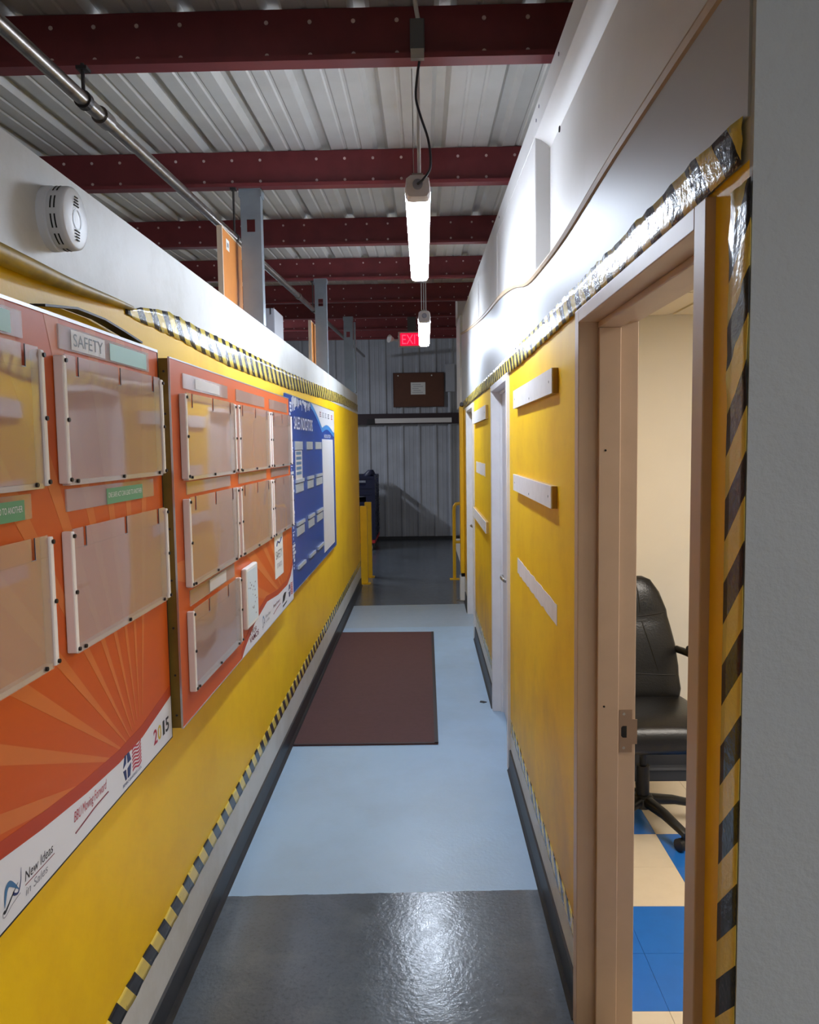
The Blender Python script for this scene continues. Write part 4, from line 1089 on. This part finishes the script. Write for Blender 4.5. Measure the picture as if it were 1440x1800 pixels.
# back: sections from bottom to top, leaning back
secs = []
BK = [(0.470, 0.170, 0.17, 0.030, 2.6), (0.500, 0.172, 0.205, 0.050, 3), (0.560, 0.170, 0.212, 0.058, 3), (0.620, 0.180, 0.206, 0.044, 3), (0.660, 0.190, 0.206, 0.052, 3), (0.760, 0.210, 0.195, 0.055, 3), (0.850, 0.230, 0.175, 0.050, 3), (0.880, 0.238, 0.168, 0.044, 3), (0.910, 0.244, 0.164, 0.050, 3), (0.990, 0.262, 0.135, 0.046, 2.8), (1.045, 0.274, 0.098, 0.036, 2.6), (1.062, 0.278, 0.06, 0.018, 2.4)]
for z, y, w, t, e in BK: secs.append(((cx, cy + y, z), (1, 0, 0), (0, 1, -0.15), w, t, e))
bk = MB().loft(secs, 36).build('backrest', M_LEATHER, ch, smooth=True, angle=70)
def bkf(z, u):
    for i in range(len(BK) - 1):
        if BK[i][0] <= z <= BK[i + 1][0]:
            t = (z - BK[i][0]) / (BK[i + 1][0] - BK[i][0]); y = BK[i][1] + (BK[i + 1][1] - BK[i][1]) * t
            w = BK[i][2] + (BK[i + 1][2] - BK[i][2]) * t; h = BK[i][3] + (BK[i + 1][3] - BK[i][3]) * t
            return (cx + u * w, cy + y - h * (1 - abs(u) ** 3) ** (1 / 3) , z + 0.15 * h * (1 - abs(u) ** 3) ** (1 / 3))
for u0, u1, z0, z1 in ((0.50, 0.22, 0.64, 0.86), (-0.50, -0.22, 0.64, 0.86), (0.20, 0.20, 0.90, 1.03), (-0.20, -0.20, 0.90, 1.03)):
    MB().tube([bkf(z0 + (z1 - z0) * k / 8, u0 + (u1 - u0) * k / 8) for k in range(9)], 0.0025, 6).build('stitched_seam', M_SEAM, bk)
MB().tube([bkf(0.878 + 0.02 * abs(k / 8), k / 9) for k in range(-8, 9)], 0.003, 6).build('stitched_seam', M_SEAM, bk)
MB().tube([bkf(0.632 - 0.012 * abs(k / 8), k / 9) for k in range(-8, 9)], 0.003, 6).build('stitched_seam', M_SEAM, bk)
for s_ in (-1, 1):
    xa = cx + s_ * 0.262
    arm = MB().tube([(cx + s_ * 0.20, cy - 0.05, 0.44), (xa, cy - 0.05, 0.45), (xa + s_ * 0.01, cy - 0.10, 0.58), (xa, cy - 0.13, 0.68), (xa, cy - 0.05, 0.715), (xa - s_ * 0.02, cy + 0.10, 0.73), (cx + s_ * 0.20, cy + 0.20, 0.735)], 0.016, 10, 5).build('armrest', M_BLACK, ch, smooth=True)
    MB().loft([((xa, cy - 0.16, 0.712), (1, 0, 0), (0, 0, 1), 0.018, 0.010, 2.4), ((xa, cy - 0.13, 0.72), (1, 0, 0), (0, 0, 1), 0.03, 0.017, 2.4), ((xa, cy + 0.03, 0.74), (1, 0, 0), (0, 0, 1), 0.03, 0.018, 2.4), ((xa - s_ * 0.02, cy + 0.13, 0.756), (1, 0, 0), (0, 0, 1), 0.020, 0.012, 2.4)], 16).build('arm_pad', M_BLACK, arm, smooth=True)
MB().box(cx - 0.10, cx + 0.10, cy - 0.12, cy + 0.12, 0.395, 0.425).build('tilt_plate', M_BLACK, ch, bevel=0.006)
MB().cyl((cx, cy, 0.10), (cx, cy, 0.27), 0.028, 18).cyl((cx, cy, 0.27), (cx, cy, 0.40), 0.016, 16).build('gas_column', M_BLACK, ch, smooth=True)
MB().lathe([(0.045, 0.085), (0.048, 0.10), (0.046, 0.13), (0.034, 0.14)], (cx, cy, 0), 'z', 20).build('hub', M_BLACK, ch, smooth=True)
for k in range(5):
    a = math.radians(-66 + 72 * k); dx, dy = math.cos(a), math.sin(a); sx, sy = -dy, dx
    lg = MB().loft([((cx + dx * 0.03, cy + dy * 0.03, 0.115), (sx, sy, 0), (0, 0, 1), 0.026, 0.022, 3), ((cx + dx * 0.14, cy + dy * 0.14, 0.105), (sx, sy, 0), (0, 0, 1), 0.022, 0.018, 3), ((cx + dx * 0.255, cy + dy * 0.255, 0.078), (sx, sy, 0), (0, 0, 1), 0.019, 0.014, 3), ((cx + dx * 0.272, cy + dy * 0.272, 0.072), (sx, sy, 0), (0, 0, 1), 0.012, 0.010, 3)], 14).build('base_leg', M_BLACK, ch, smooth=True)
    px, py = cx + dx * 0.255, cy + dy * 0.255
    w_ = MB()
    for s_ in (-1, 1): w_.cyl((px + sx * s_ * 0.006, py + sy * s_ * 0.006, 0.0265), (px + sx * s_ * 0.026, py + sy * s_ * 0.026, 0.0265), 0.0265, 18)
    w_.cyl((px, py, 0.03), (px, py, 0.07), 0.008, 8).build('caster', M_BLACK, lg)
